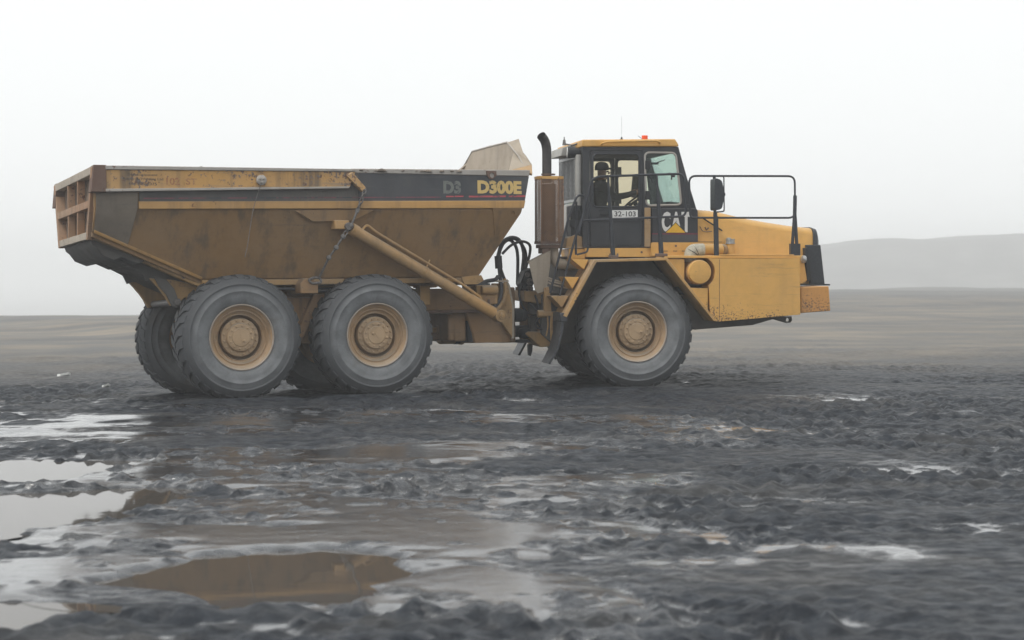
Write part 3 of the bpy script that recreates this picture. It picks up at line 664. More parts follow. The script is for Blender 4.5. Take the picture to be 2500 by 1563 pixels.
part('belly_plate', MB().prism([(-2.10, 1.80), (-1.3, 1.50), (-1.25, 1.44), (-1.90, 1.66), (-2.12, 1.74)], -.575, .575), 'under', MR)
part('pivot_pin', MB().cyl((-1.56, -.82, 1.27), (-1.56, .82, 1.27), .045, n=16), 'chain', MR, .004)

# ------------------------------------------------------------------ rear chassis and hitch
for sg in (1, -1):
    part('frame_rail', MB().box(-1.15, 2.95, sg * .36, sg * .52, 1.13, 1.43), 'drum', MR, .01)
    part('frame_flange', MB().box(1.6, 3.0, sg * .34, sg * .58, 1.09, 1.127), 'rustplate', MR, .005)
    part('walking_beam', MB().prism([(-.75, .70), (.8, .70), (.45, .95), (.25, 1.32), (-.2, 1.32), (-.40, .95)], sg * .56, sg * .74), 'drum', MR, .02)
    part('torque_arm', MB().hexa([(-.02, sg * .60, .78), (.10, sg * .60, .78), (.10, sg * .84, .78), (-.02, sg * .84, .78), (.26, sg * .60, 1.36), (.42, sg * .60, 1.36), (.42, sg * .84, 1.36), (.26, sg * .84, 1.36)]), 'drum', MR, .012)
    part('air_line', MB().tube(rounded([(-.5, sg * .9, 1.42), (-.1, sg * .95, 1.43), (.1, sg * .95, 1.39), (.55, sg * .95, 1.40), (.9, sg * .9, 1.42)], .05), .018, 8), 'rubber', MR)
    part('frame_step', MB().box(1.78, 1.93, sg * .60, sg * .78, 1.20, 1.465), 'chassis', MR, .008)
for x in (-.88, .94):
    part('axle', MB().cyl((x, -.9, .80), (x, .9, .80), .15, n=20).lathe([(0, -.30), (.2, -.28), (.28, -.12), (.28, .12), (.2, .28), (0, .30)], (x, 0, .80), 24), 'drum', MR, .004)
part('cross_member', MB().box(-1.15, -.95, -.36, .36, 1.12, 1.42), 'drum', MR, .01)
vb = part('valve_box', MB().box(2.64, 2.96, .50, .72, 1.20, 1.47), 'chassis', MR, .012)
part('valve_tank', MB().cyl((2.70, .74, 1.40), (2.94, .74, 1.40), .062, n=20), 'chassis', parent=vb, bev=.01)
part('valve_latch', MB().box(2.80, 2.83, .72, .745, 1.16, 1.27), 'rustplate', parent=vb, bev=.004)
part('valve_plate', MB().box(2.74, 2.92, .721, .728, 1.215, 1.31), 'drum', parent=vb, bev=.003)
part('hydraulic_manifold', MB().tube(rounded([(2.78, .55, 1.49), (2.86, .55, 1.53), (3.02, .52, 1.55), (3.06, .50, 1.6)], .04), .03, 8).box(2.66, 2.9, .3, .6, 1.472, 1.50), 'rubber', MR, .004)
hp = part('hitch_plate', MB().prism([(2.95, 1.10), (2.95, 1.50), (3.17, 1.49), (3.235, 1.16), (3.23, .72), (3.0, 1.04)], .50, .60), 'chassis', MR, .008)
part('hitch_flange', MB().tube([(3.165, .585, 1.50), (3.185, .585, 1.46), (3.245, .585, 1.16), (3.235, .585, .72)], .022, 8), 'guard', parent=hp)
part('hitch_plate', MB().prism([(2.95, 1.10), (2.95, 1.50), (3.17, 1.49), (3.235, 1.16), (3.23, .72), (3.0, 1.04)], -.50, -.60), 'chassis', MR, .008)
part('hitch_cone', MB().prism([(2.56, 1.10), (2.95, 1.12), (3.24, .74), (3.24, .67), (2.68, .665), (2.66, .80)], -.50, .50), 'drum', MR, .02)
part('hitch_tower', MB().box(3.20, 3.40, -.32, .32, .66, 1.45), 'drum', MR, .02)
part('hitch_drum', MB().lathe([(.20, 2.34), (.225, 2.36), (.225, 2.57), (.20, 2.575), (.20, 2.64), (.235, 2.645), (.24, 2.70)], (0, 0, .88), 40, axis='x'), 'chassis', MR, .008)
part('drum_band', MB().lathe([(.232, 2.578), (.232, 2.636)], (0, 0, .88), 40, axis='x'), 'dark', MR)
part('drum_flange', MB().box(2.33, 2.42, -.42, .42, .70, 1.09).box(2.42, 2.60, -.42, .42, .69, 1.09), 'drum', MR, .03)
part('drum_strap', MB().box(2.60, 2.68, -.45, .47, .68, 1.10), 'dark', MR, .01)
ds = part('driveshaft', MB().cyl((1.1, 0, .86), (2.38, 0, .86), .046, n=16), 'chassis', MR)
part('universal_joint', MB().box(2.37, 2.47, -.05, .05, .785, .94).cyl((2.30, 0, .86), (2.40, 0, .86), .062, n=16), 'drum', parent=ds, bev=.01)
part('brake_line', MB().tube(rounded([(2.36, .2, 1.10), (2.35, .22, 1.02), (2.37, .22, .96), (2.42, .2, .95)], .03), .012, 6), 'rubber', MR)
# steering ram between the halves
st = part('steering_ram', MB().cyl((3.24, .50, 1.05), (3.48, .46, 1.045), .085, n=18).cyl((3.27, .5, 1.05), (3.40, .48, 1.05), .098, n=18), 'dark', MR, .008)
part('piston_rod', MB().cyl((3.47, .46, 1.045), (3.74, .42, 1.04), .021, n=12), 'chrome', parent=st)
part('lower_ram', MB().cyl((3.30, .15, .82), (3.72, .12, .82), .085, n=18), 'dark', MR, .008)
# hoses arching over the hitch
hoses = [([(3.21, .24, 1.53), (3.19, .24, 1.72), (3.19, .22, 1.95), (3.27, .2, 2.12), (3.44, .17, 2.18), (3.58, .13, 2.13), (3.65, .10, 1.95), (3.60, .08, 1.52)], .027),
         ([(3.29, .22, 1.53), (3.21, .22, 1.74), (3.20, .20, 1.93), (3.30, .16, 2.10), (3.42, .12, 2.15), (3.54, .08, 2.04), (3.57, .05, 1.87), (3.56, .04, 1.52)], .025),
         ([(3.20, .16, 1.88), (3.26, .12, 2.03), (3.42, .08, 2.17), (3.56, .06, 2.15), (3.68, .05, 2.02), (3.71, .04, 1.85), (3.64, .04, 1.52)], .024),
         ([(3.23, .28, 1.93), (3.40, .22, 2.07), (3.60, .18, 2.12), (3.73, .15, 2.07), (3.73, .12, 1.93), (3.66, .10, 1.70), (3.62, .1, 1.5)], .020)]
for P, r in hoses: part('hydraulic_hose', MB().tube(rounded(P, .2, 4), r, 8), 'rubber', MR)
part('hose_jacket', MB().tube([(3.20, .21, 1.72), (3.19, .21, 1.90)], .055, 10), 'rubber', MR)
for dx in (0, .08): part('hose_fitting', MB().cyl((3.215 + dx, .23, 1.40), (3.215 + dx, .23, 1.56), .034, n=8).cyl((3.215 + dx, .23, 1.47), (3.215 + dx, .23, 1.51), .042, n=6), 'chassis', MR, .003)
part('lower_hose', MB().tube(rounded([(3.03, .66, 1.56), (3.04, .68, 1.40), (3.0, .69, 1.25), (2.93, .70, 1.18), (2.86, .74, 1.16)], .08), .026, 8), 'rubber', MR)
part('lower_hose', MB().tube(rounded([(3.09, .66, 1.56), (3.10, .69, 1.36), (3.04, .70, 1.22), (2.96, .72, 1.14), (2.92, .72, 1.10)], .08), .026, 8), 'chassis', MR)
part('hose_clip', MB().box(2.98, 3.14, .60, .70, 1.515, 1.535), 'guard', MR)

# ------------------------------------------------------------------ front half: hitch side
FB = part('front_frame', MB().prism([(-1.18, .74), (-1.18, 1.30), (1.0, 1.62), (2.5, 1.62), (2.5, 1.0), (2.12, .955), (1.80, .86), (1.10, .80), (-.6, .62), (-1.0, .58)], -.52, .52), 'under', MF, .012)
part('hitch_yoke', MB().prism([(-1.42, 1.20), (-1.42, 1.35), (-1.13, 1.35), (-1.12, 1.17), (-1.2, 1.165)], -.42, .50), 'chassis', MF, .012)
part('hitch_yoke', MB().prism([(-1.40, .74), (-1.36, .77), (-.95, .76), (-.95, .56), (-1.18, .545), (-1.24, .60)], -.42, .46), 'chassis', MF, .015)
part('hitch_pin', MB().cyl((-1.33, 0, .62), (-1.33, 0, 1.44), .07, n=18).cyl((-1.33, 0, 1.35), (-1.33, 0, 1.40), .13, n=18), 'drum', MF, .006)
part('bearing_clump', MB().lathe([(0, 0), (.09, .02), (.11, .09), (.08, .15), (0, .17)], (-1.38, .32, .66), 9, axis='z').lathe([(0, 0), (.13, .01), (.10, .05), (0, .06)], (-1.42, .3, .60), 8, axis='z'), 'dark', MF)
part('yoke_post', MB().prism([(-1.30, .75), (-1.21, .75), (-1.20, 1.18), (-1.30, 1.18)], .1, .34), 'under', MF, .01)
part('yoke_post', MB().prism([(-1.20, .74), (-1.08, .74), (-1.14, 1.03), (-1.22, 1.03)], .3, .42), 'drum', MF, .01)
pp = part('step_post', MB().prism([(-1.215, 1.07), (-1.105, 1.04), (-1.125, 1.30), (-1.15, 1.42), (-1.215, 1.40)], .82, .92), 'chassis', MF, .01)
part('ram_bracket', MB().box(-1.30, -.98, .80, .93, 1.005, 1.065).cyl((-1.30, .865, 1.035), (-1.17, .865, 1.035), .055, n=14), 'chassis', MF, .008)
part('bracket_drop', MB().tube([(-1.10, .9, 1.02), (-1.11, .9, .88), (-1.10, .9, .62)], .022, 6).tube(rounded([(-1.16, .88, 1.02), (-1.15, .88, .85), (-1.18, .88, .72)], .05), .012, 6), 'chassis', MF)
part('rubber_strip', MB().prism([(-1.33, .58), (-1.26, .58), (-1.265, .48), (-1.29, .41), (-1.325, .43)], .22, .30), 'dark', MF, .004)
part('guard_plate', MB().plate([(-1.44, .95, 1.77), (-1.12, .90, 1.93), (-1.12, .88, 1.74), (-1.17, .88, 1.36), (-1.30, .90, 1.32), (-1.34, .92, 1.36)], (0, -.03, 0)).plate([(-1.44, .95, 1.77), (-1.12, .90, 1.93), (-1.05, .4, 1.93), (-1.36, .4, 1.77)], (0, 0, -.02)), 'guard', MF, .004)
part('hose_block', MB().prism([(-1.47, 1.45), (-1.40, 1.63), (-1.30, 1.68), (-1.24, 1.55), (-1.30, 1.38), (-1.42, 1.36)], .05, .45), 'dark', MF, .015)
part('hose_block_fitting', MB().cyl((-1.34, .46, 1.48), (-1.34, .52, 1.48), .05, n=10).cyl((-1.37, .46, 1.58), (-1.37, .50, 1.58), .035, n=8).cyl((-1.36, .46, 1.40), (-1.33, .58, 1.39), .03, n=8), 'chain', MF, .004)
for P, r_h in (([(-1.36, .40, 1.40), (-1.38, .46, 1.25), (-1.30, .50, 1.12), (-1.15, .52, 1.02)], .018), ([(-1.30, .30, 1.40), (-1.26, .52, 1.28), (-1.22, .56, 1.10), (-1.24, .5, .90), (-1.15, .45, .80)], .016),
                ([(-1.42, .42, 1.52), (-1.50, .46, 1.35), (-1.46, .48, 1.15), (-1.36, .46, 1.02)], .017), ([(-1.34, .52, 1.48), (-1.24, .60, 1.44), (-1.14, .66, 1.30), (-1.12, .70, 1.15)], .014), ([(-1.2, .55, .98), (-1.28, .55, .90), (-1.24, .52, .82), (-1.12, .5, .80)], .015)):
    part('hitch_hose', MB().tube(rounded(P, .1, 5), r_h, 8), 'rubber', MF)
part('engine_box', MB().box(-.95, .3, -.70, .70, 1.30, 1.84), 'under', MF, .02)
for z, x1 in ((1.47, -.78), (1.43, -.80), (1.50, -.82)): part('loom_pipe', MB().tube(rounded([(-1.2, .84, z + .06), (-1.05, .86, z), (x1, .86, z - .05), (x1 + .06, .84, z + .02)], .08), .014, 6), 'guard', MF)
# exhaust run under the muffler
part('exhaust_elbow', MB().tube(rounded([(-1.05, .74, 2.0), (-1.04, .74, 1.74), (-.70, .70, 1.71), (-.5, .6, 1.71)], .14, 6), .075, 16), 'guard', MF)
part('muffler_base', MB().box(-1.27, -.95, .58, .92, 1.955, 2.01).box(-1.24, -1.12, .6, .9, 1.88, 1.955), 'rustplate', MF, .006)
part('exhaust_bracket', MB().prism([(-.88, 1.96), (-.60, 1.96), (-.60, 2.10), (-.74, 2.15), (-.86, 2.10)], .50, .80).box(-.90, -.58, .45, .84, 1.955, 1.975), 'chassis', MF, .01)
part('battery_box', MB().box(-.84, -.60, .50, .82, 1.80, 1.95), 'yellow', MF, .01)
# muffler, its mesh guard and the stack
XM, SM = -1.115, .755
mu = part('muffler', MB().cyl((XM - .01, SM, 2.03), (XM - .01, SM, 2.86), .105, n=24), 'stack', MF, .01)
part('exhaust_stack', MB().tube(rounded([(XM - .03, SM, 2.88), (XM - .03, SM, 3.36), (XM - .06, SM + .02, 3.47), (XM - .125, SM + .075, 3.535)], .14, 6), .066, 20, cap=False), 'stack', MF, parent=None)
part('stack_collar', MB().lathe([(.07, 0), (.10, 0), (.10, .02), (.07, .02)], (XM - .01, SM, 2.985), 20, closed=True, axis='z'), 'rustplate', MF)
oc = [(-.185, -.10), (-.145, -.19), (.10, -.19), (.185, -.10), (.185, .10), (.10, .19), (-.145, .19), (-.185, .10)]
mb = MB()
for i in range(8):
    (x0, y0), (x1, y1) = oc[i], oc[(i + 1) % 8]; L = math.hypot(x1 - x0, y1 - y0); nc = max(2, round(L / .03)); H0, H1 = 2.045, 2.93; nr = 40
    nx, ny = (y1 - y0) / L, -(x1 - x0) / L
    def pt(c, r): return Vector((XM + x0 + (x1 - x0) * c / nc, SM + y0 + (y1 - y0) * c / nc, H0 + (H1 - H0) * r / nr))
    for r in range(nr):
        for c in range(nc):
            for a, b in ((pt(c, r), pt(c + 1, r + 1)), (pt(c + 1, r), pt(c, r + 1))):
                d = (b - a).normalized(); n_ = Vector((nx, ny, 0)); o = d.cross(n_) * .0036
                mb.add([a - o, a + o, b + o, b - o], [(0, 1, 2, 3)])
gd = part('muffler_guard', mb, 'mesh', MF, kind='stuff')
for z0, z1, m_ in ((2.015, 2.05, 'rustplate'), (2.925, 2.965, 'yellow')):
    mb = MB(); v = []
    for q, zz in ((1.03, z0), (1.03, z1), (.93, z1), (.93, z0)): v += [(XM + x * q, SM + y * q, zz) for x, y in oc]
    mb.add(v, [(i * 8 + k, i * 8 + (k + 1) % 8, ((i + 1) % 4) * 8 + (k + 1) % 8, ((i + 1) % 4) * 8 + k) for i in range(4) for k in range(8)])
    part('guard_band', mb, m_, parent=gd)
for x, y in ((oc[5]), (oc[6]), (oc[4]), (oc[1]), (oc[2])): part('guard_edge', MB().cyl((XM + x * 1.01, SM + y * 1.01, 2.03), (XM + x * 1.01, SM + y * 1.01, 2.94), .008, n=6), 'mesh', parent=gd)

# ------------------------------------------------------------------ cab
def rrect(pts, r, n=5): return [(p.x, p.y) for p in rounded([(x, z, 0) for x, z in pts], r, n, True)]
WIN1 = rrect([(-.505, 2.535), (.165, 2.545), (.165, 3.295), (-.505, 3.285)], .075)
WIN2 = rrect([(.275, 2.56), (.79, 2.575), (.705, 3.315), (.25, 3.315)], .075)
DOOR = rrect([(-.545, 1.985), (.215, 1.985), (.215, 3.345), (-.545, 3.335)], .03)
CABO = [(-.645, 1.965), (.345, 1.965), (.345, 2.52), (1.01, 2.52), (.875, 2.95), (.745, 3.40), (-.645, 3.385)]
def shrink(P, k):
    cx = sum(p[0] for p in P) / len(P); cz = sum(p[1] for p in P) / len(P)
    w_ = max(p[0] for p in P) - min(p[0] for p in P); h_ = max(p[1] for p in P) - min(p[1] for p in P)
    return [(cx + (x - cx) * (1 - 2 * k / w_), cz + (z - cz) * (1 - 2 * k / h_)) for x, z in P]
for sg in (1, -1):
    fr_ = part('cab_side_frame', MB().prism_hole(CABO, [DOOR, WIN2], sg * .80, sg * .85), 'black', MF, .006)
    seal = part('window_seal', MB().tube([(x, sg * .853, z) for x, z in WIN2], .016, 8, closed=True), 'edge' if sg > 0 else 'dark', parent=fr_)
    part('window_pane', MB().prism(shrink(WIN2, -.004), sg * .823, sg * .829), 'glassfront' if sg > 0 else 'glassdoor', parent=fr_)
    dr = part('cab_door', MB().prism_hole(shrink(DOOR, .008), [WIN1], sg * .815, sg * .862), 'black', MF, .006)
    part('window_seal', MB().tube([(x, sg * .864, z) for x, z in WIN1], .012, 8, closed=True), 'tube', parent=dr)
    part('window_pane', MB().prism(shrink(WIN1, -.004), sg * .835, sg * .841), 'glassdoor', parent=dr)
    for z in (2.485, 2.405): part('door_handle_bar', MB().box(-.42, -.29, sg * .862, sg * .882, z, z + .012), 'tube', parent=dr, bev=.003)
    part('door_handle', MB().box(-.40, -.29, sg * .862, sg * .886, 2.42, 2.47).cyl((-.30, sg * .886, 2.445), (-.30, sg * .895, 2.445), .012, n=8), 'dark', parent=dr, bev=.004)
    for z in (3.075, 2.645): part('door_hinge', MB().box(.255, .325, sg * .852, sg * .885, z, z + .125), 'dark', parent=fr_, bev=.006)
    part('hinge_strip', MB().box(.245, .325, sg * .851, sg * .90, 1.975, 2.53), 'chassis', MF, .005)
    part('door_groove', MB().box(-.53, .20, sg * .8625, sg * .868, 2.335, 2.345), 'tube', parent=dr, bev=.002)
    if sg > 0:
        pt_ = part('number_plate', MB().prism([(-.225, 2.385), (.145, 2.392), (.145, 2.498), (-.225, 2.492)], .866, .871), 'white', parent=dr, bev=.001)
        letter('plate_number', '32-103', (-.195, .115, 2.405, 2.478), .8725, 'ink', dr, .012)
cowl = part('cowl', MB().prism([(.35, 2.045), (1.03, 2.045), (1.03, 2.50), (1.00, 2.525), (.35, 2.525)], -.865, .865), 'black', MF, .014)
letter('logo_letter', 'C', (.495, .625, 2.185, 2.475), .8672, 'logo', cowl, .05)
letter('logo_letter', 'A', (.632, .785, 2.185, 2.475), .8676, 'logo', cowl, .05)
letter('logo_letter', 'T', (.785, .925, 2.185, 2.475), .8672, 'logo', cowl, .05)
part('logo_triangle', MB().prism([(.535, 2.172), (.865, 2.172), (.70, 2.33)], .8682, .8695), 'ink', parent=cowl)
part('logo_triangle', MB().prism([(.555, 2.178), (.845, 2.178), (.70, 2.316)], .8697, .8708), 'logoyel', parent=cowl)
part('cowl_stripe', MB().box(.352, 1.028, .8655, .8670, 2.152, 2.172), 'maroon', parent=cowl)
part('cowl_lower_band', MB().box(.352, 1.028, .8655, .8665, 2.048, 2.150), 'navy', parent=cowl)
part('cab_roof', MB().prism([(-.66, 3.385), (.745, 3.405), (.735, 3.44), (.69, 3.51), (-.66, 3.485)], -.88, .88), 'yellow', MF, .015)
part('roof_rail', MB().tube(rounded([(-.385, .885, 3.42), (-.375, .925, 3.435), (-.30, .93, 3.455), (.40, .93, 3.478), (.46, .925, 3.455), (.455, .885, 3.445)], .03), .014, 8), 'yellow', MF)
part('beacon', MB().cyl((.405, .25, 3.51), (.405, .25, 3.60), .045, n=20).cyl((.405, .25, 3.49), (.405, .25, 3.515), .055, n=20), 'orange', MF, .004)
part('wiper_aerial', MB().tube([(.34, .4, 3.53), (.27, .4, 3.58)], .004, 5), 'tube', MF)
part('antenna', MB().cyl((.0, .5, 3.49), (.0, .5, 3.53), .022, n=10).cyl((.0, .5, 3.53), (.0, .5, 3.555), .012, n=8).cyl((.0, .5, 3.55), (.0, .5, 3.85), .0014, n=5), 'dark', MF)
part('cab_floor', MB().box(-.64, .95, -.80, .80, 1.97, 2.03), 'cabin', MF)
part('headliner', MB().prism([(-.62, 3.32), (.72, 3.33), (.72, 3.385), (-.62, 3.37)], -.795, .795), 'cabin', MF)
# rear wall with its window, louvre guard, cooler box and lamps
mb = MB(); rw = [(-.70, 2.62), (.70, 2.62), (.70, 3.25), (-.70, 3.25)]
mb.box(-.645, -.60, -.80, .80, 1.97, 2.60); mb.box(-.645, -.60, -.80, .80, 3.25, 3.385)
for sg in (1, -1): mb.box(-.645, -.60, sg * .62, sg * .80, 2.60, 3.25)
rear = part('cab_rear_wall', mb, 'black', MF, .004)
part('window_pane', MB().box(-.625, -.62, -.62, .62, 2.60, 3.25), 'glassfront', parent=rear)
for i in range(12):
    q = -.48 + i * .092; bot = 2.66 - .02 * i / 12
    part('guard_bar', MB().box(-.70, -.694, q - .010, q + .010, bot, 3.235), 'steel', MF)
part('guard_bar_frame', MB().box(-.705, -.667, -.52, .58, 3.235, 3.275).box(-.705, -.667, -.52, .58, 2.615, 2.655), 'steel', MF, .004)
part('guard_backing', MB().box(-.664, -.655, -.50, .57, 2.65, 3.24), 'cabin', MF)
part('cooler_box', MB().prism([(-.87, 3.28), (-.65, 3.29), (-.65, 3.46), (-.85, 3.40)], -.35, .42), 'greypanel', MF, .008)
part('corner_duct', MB().cyl((-.685, .73, 2.55), (-.685, .73, 3.28), .048, n=14), 'greypanel', MF, .004)
wl = part('work_light', MB().tube([(-.83, .68, 3.315), (-.79, .68, 3.315), (-.70, .70, 3.31), (-.65, .72, 3.31)], [.082, .085, .07, .04], 20), 'dark', MF, .004)
part('lamp_lens', MB().cyl((-.840, .679, 3.315), (-.831, .68, 3.315), .074, n=20), 'lamp', parent=wl)
part('horn_aerial', MB().cyl((-.80, .3, 3.44), (-.80, .3, 3.52), .028, .018, n=10).cyl((-.80, .3, 3.52), (-.80, .3, 3.56), .008, n=6).tube(rounded([(-.80, .3, 3.46), (-.70, .45, 3.43), (-.62, .6, 3.47)], .06), .012, 6), 'chain', MF)
part('rear_apron', MB().plate([(-.70, .62, 2.60), (-.70, -.40, 2.60), (-.86, -.40, 2.10), (-.84, .40, 2.15), (-.75, .60, 2.50)], (.03, 0, 0)), 'greypanel', MF, .003)
part('rear_ducting', MB().box(-.80, -.655, .45, .79, 2.12, 2.56).cyl((-.76, .79, 2.30), (-.76, .82, 2.30), .07, n=14).cyl((-.72, .79, 2.48), (-.72, .81, 2.48), .04, n=12), 'dark', MF, .02)
part('duct_tag', MB().box(-.815, -.79, .70, .72, 2.36, 2.45), 'lag', MF)
# windscreen, dash, wheel, seat
part('windscreen', MB().plate([(1.0, -.80, 2.54), (1.0, .80, 2.54), (.74, .80, 3.36), (.74, -.80, 3.36)], (-.006, 0, -.002)), 'glassfront', MF)
part('windscreen_header', MB().prism([(.70, 3.32), (.765, 3.33), (.745, 3.40), (.69, 3.395)], -.80, .80), 'black', MF, .006)
part('dashboard', MB().prism([(.42, 2.05), (.95, 2.05), (.98, 2.50), (.90, 2.60), (.62, 2.63), (.50, 2.52)], -.76, .76), 'cabin', MF, .03)
ax_ = Vector((-.62, 0, .78)).normalized(); cw = Vector((.30, 0, 2.655)); u_ = Vector((.78, 0, .62)).normalized()
ring = [cw + (u_ * math.cos(t) + Vector((0, 1, 0)) * math.sin(t)) * .195 for t in np.linspace(0, 2 * math.pi, 33)[:-1]]
mb = MB().tube(ring, .015, 8, closed=True)
for t in (0, 2.1, 4.2): mb.tube([cw - ax_ * .02, cw + (u_ * math.cos(t) + Vector((0, 1, 0)) * math.sin(t)) * .19], .012, 6)
mb.cyl(tuple(cw), tuple(cw - ax_ * .42), .035, n=12)
part('steering_wheel', mb, 'dark', MF)
part('driver_seat', MB().prism([(-.34, 2.36), (.14, 2.39), (.16, 2.46), (-.28, 2.46)], -.25, .25).prism([(-.44, 2.40), (-.31, 2.40), (-.36, 2.86), (-.44, 2.86)], -.25, .25).box(-.25, .05, -.18, .18, 2.03, 2.36), 'seat', MF, .03)
part('seat_belt_bar', MB().cyl((-.40, -.6, 2.93), (-.40, .6, 2.93), .012, n=8), 'cabin', MF)
part('cab_grab_cord', MB().tube(rounded([(.24, -.70, 3.32), (.22, -.7, 3.24), (.17, -.7, 3.17)], .05), .006, 5), 'dark', MF)
part('cab_mirror', MB().prism(rrect([(.56, 2.75), (.72, 2.75), (.70, 3.12), (.60, 3.12)], .05), -1.22, -1.26), 'dark', MF, .01)
part('interior_mirror', MB().box(.46, .56, .40, .46, 3.17, 3.20).tube([(.52, .43, 3.19), (.66, .43, 3.24)], .008, 5), 'dark', MF, .01)
part('wiper_arm', MB().tube(rounded([(.60, .86, 3.03), (.64, .87, 3.0), (.64, .87, 2.93)], .02), .012, 6).cyl((.645, .86, 2.985), (.69, .87, 2.985), .02, n=8), 'dark', MF)
# sills
part('sill', MB().prism([(-.60, 1.83), (1.05, 1.83), (1.05, 2.04), (.352, 2.04), (.34, 1.96), (-.62, 1.955)], -.87, .872), 'yellow', MF, .008)
part('sill_post', MB().box(.33, .43, .872, .93, 1.845, 2.03), 'yellow', MF, .006)
for x in (.52, .66, .79): part('sill_slot', MB().box(x, x + .06, .8722, .876, 1.913, 1.921), 'dark', MF)
for x, z in ((.20, 1.90), (.70, 1.99), (-.20, 1.86)): part('sill_bolt', MB().cyl((x, .872, z), (x, .885, z), .016, n=8), 'rustplate', MF)

# ------------------------------------------------------------------ fender, deck, tank panels, hood
arch = [(-1.05, 1.02), (-.615, 1.795), (.415, 1.822), (.755, 1.405), (1.13, .935)]
arch_in = [(1.085, .935), (.72, 1.385), (.395, 1.782), (-.585, 1.757), (-1.005, 1.00)]
for sg in (1, -1):
    part('fender', MB().prism(arch + arch_in, sg * .78, sg * 1.46), 'fender', MF, .006)
    part('fender_liner', MB().prism([(-.98, 1.02), (-.57, 1.752), (.385, 1.775), (1.06, .95), (1.06, .80), (-.98, .80)], sg * .60, sg * .72), 'under', MF)
    mp = [(-1.085, 1.05), (-1.00, 1.05), (-.985, .85), (-1.03, .62), (-1.12, .45), (-1.235, .355), (-1.16, .56), (-1.10, .80)]
    part('mud_flap', MB().prism([(-1.06, 1.05), (-1.03, 1.05), (-1.05, .80), (-1.11, .56), (-1.225, .355), (-1.255, .365), (-1.15, .56), (-1.085, .80)], sg * .92, sg * 1.42), 'rubber', MF, .005)
    part('flap_clamp', MB().box(-1.09, -.99, sg * .90, sg * 1.43, .94, 1.06), 'rubber', MF, .01)
    part('deck', MB().box(.40, 2.40, sg * .72, sg * 1.36, 1.815, 1.85), 'yellow', MF, .006)
    cA = (.90, 1.62)
    arc = [(cA[0] + .225 * math.cos(t), cA[1] + .225 * math.sin(t)) for t in np.linspace(rad(57), rad(-54), 14)]
    tp = part('tank_panel', MB().prism([(2.36, 1.812), (1.01, 1.812)] + arc + [(1.035, 1.40), (1.055, 1.01), (1.16, .925), (2.37, 1.02)], sg * .86, sg * 1.40), 'panel', MF, .006)
    part('panel_seam', MB().box(1.183, 1.189, sg * 1.4005, sg * 1.4025, .95, 1.80), 'rustplate', parent=tp)
    part('corner_panel', MB().prism([(.765, 1.40), (1.022, 1.395), (1.022, 1.075)], sg * 1.0, sg * 1.385), 'panel', MF, .005)
    part('fender_bracket', MB().prism([(.43, 1.81), (.70, 1.80), (.70, 1.49)], sg * 1.0, sg * 1.33), 'yellow', MF, .005)
    part('recess_liner', MB().box(.70, 1.10, sg * .80, sg * 1.02, 1.30, 1.80), 'dark', MF)
    part('deck_lip', MB().box(1.20, 2.29, sg * 1.28, sg * 1.365, 1.853, 1.868), 'yellow', MF, .004)
    part('bumper_block', MB().prism([(2.385, 1.04), (2.385, 1.405), (2.80, 1.42), (2.825, 1.07)], sg * .70, sg * 1.37), 'bumper', MF, .012)
    part('tow_eye', MB().prism_hole([(2.0, .975), (2.35, .985), (2.36, .93), (2.33, .895), (2.28, .89), (2.12, .935)], [[(2.295 + .03 * math.cos(t), .937 + .03 * math.sin(t)) for t in np.linspace(0, 6.283, 13)[:-1]]], sg * 1.02, sg * 1.08), 'under', MF, .003)
part('bumper_middle', MB().prism([(2.40, 1.06), (2.40, 1.39), (2.79, 1.40), (2.81, 1.09)], -.70, .70), 'bumper', MF, .012)
part('belly_guard', MB().prism([(.85, 1.30), (2.36, 1.30), (2.36, 1.0), (2.15, .955), (1.80, .86), (.95, .80), (.80, .9)], -.95, .98), 'under', MF, .01)
# air cleaner and intake
ac = part('air_cleaner', MB().lathe([(.15, .92), (.172, .94), (.172, 1.30), (.170, 1.33), (.166, 1.335), (.166, 1.40), (.158, 1.418), (.10, 1.425), (0, 1.426)], (.90, 0, 1.62), 44), 'yellow', MF)
part('cleaner_band', MB().lathe([(.160, 1.335), (.176, 1.335), (.176, 1.352), (.160, 1.352)], (.90, 0, 1.62), 40, closed=True), 'chassis', parent=ac)
part('intake_elbow', MB().tube(rounded([(.835, 1.14, 1.76), (.84, 1.14, 1.93), (1.03, 1.12, 1.935)], .13, 8), .088, 18), 'lag', MF)
for i, (p, q) in enumerate((((.838, 1.14, 1.83), (0, 0, 1)), ((.862, 1.14, 1.90), (.5, 0, .86)), ((.91, 1.13, 1.93), (.86, 0, .5)))):
    qv = Vector(q).normalized(); part('elbow_strap', MB().tube([Vector(p) + (qv.cross(Vector((0, 1, 0))) * math.cos(t) + Vector((0, 1, 0)) * math.sin(t)) * .089 for t in np.linspace(0, 6.283, 21)[:-1]], .006, 5, closed=True), 'rubber', MF)
part('intake_pipe', MB().cyl((.99, 1.12, 1.94), (1.32, 1.05, 1.94), .078, n=20).cyl((1.17, 1.08, 1.94), (1.19, 1.08, 1.94), .084, n=20), 'yellow', MF, .004)
part('intake_end', MB().cyl((1.30, 1.05, 1.94), (1.42, .85, 1.94), .075, n=18), 'chassis', MF)
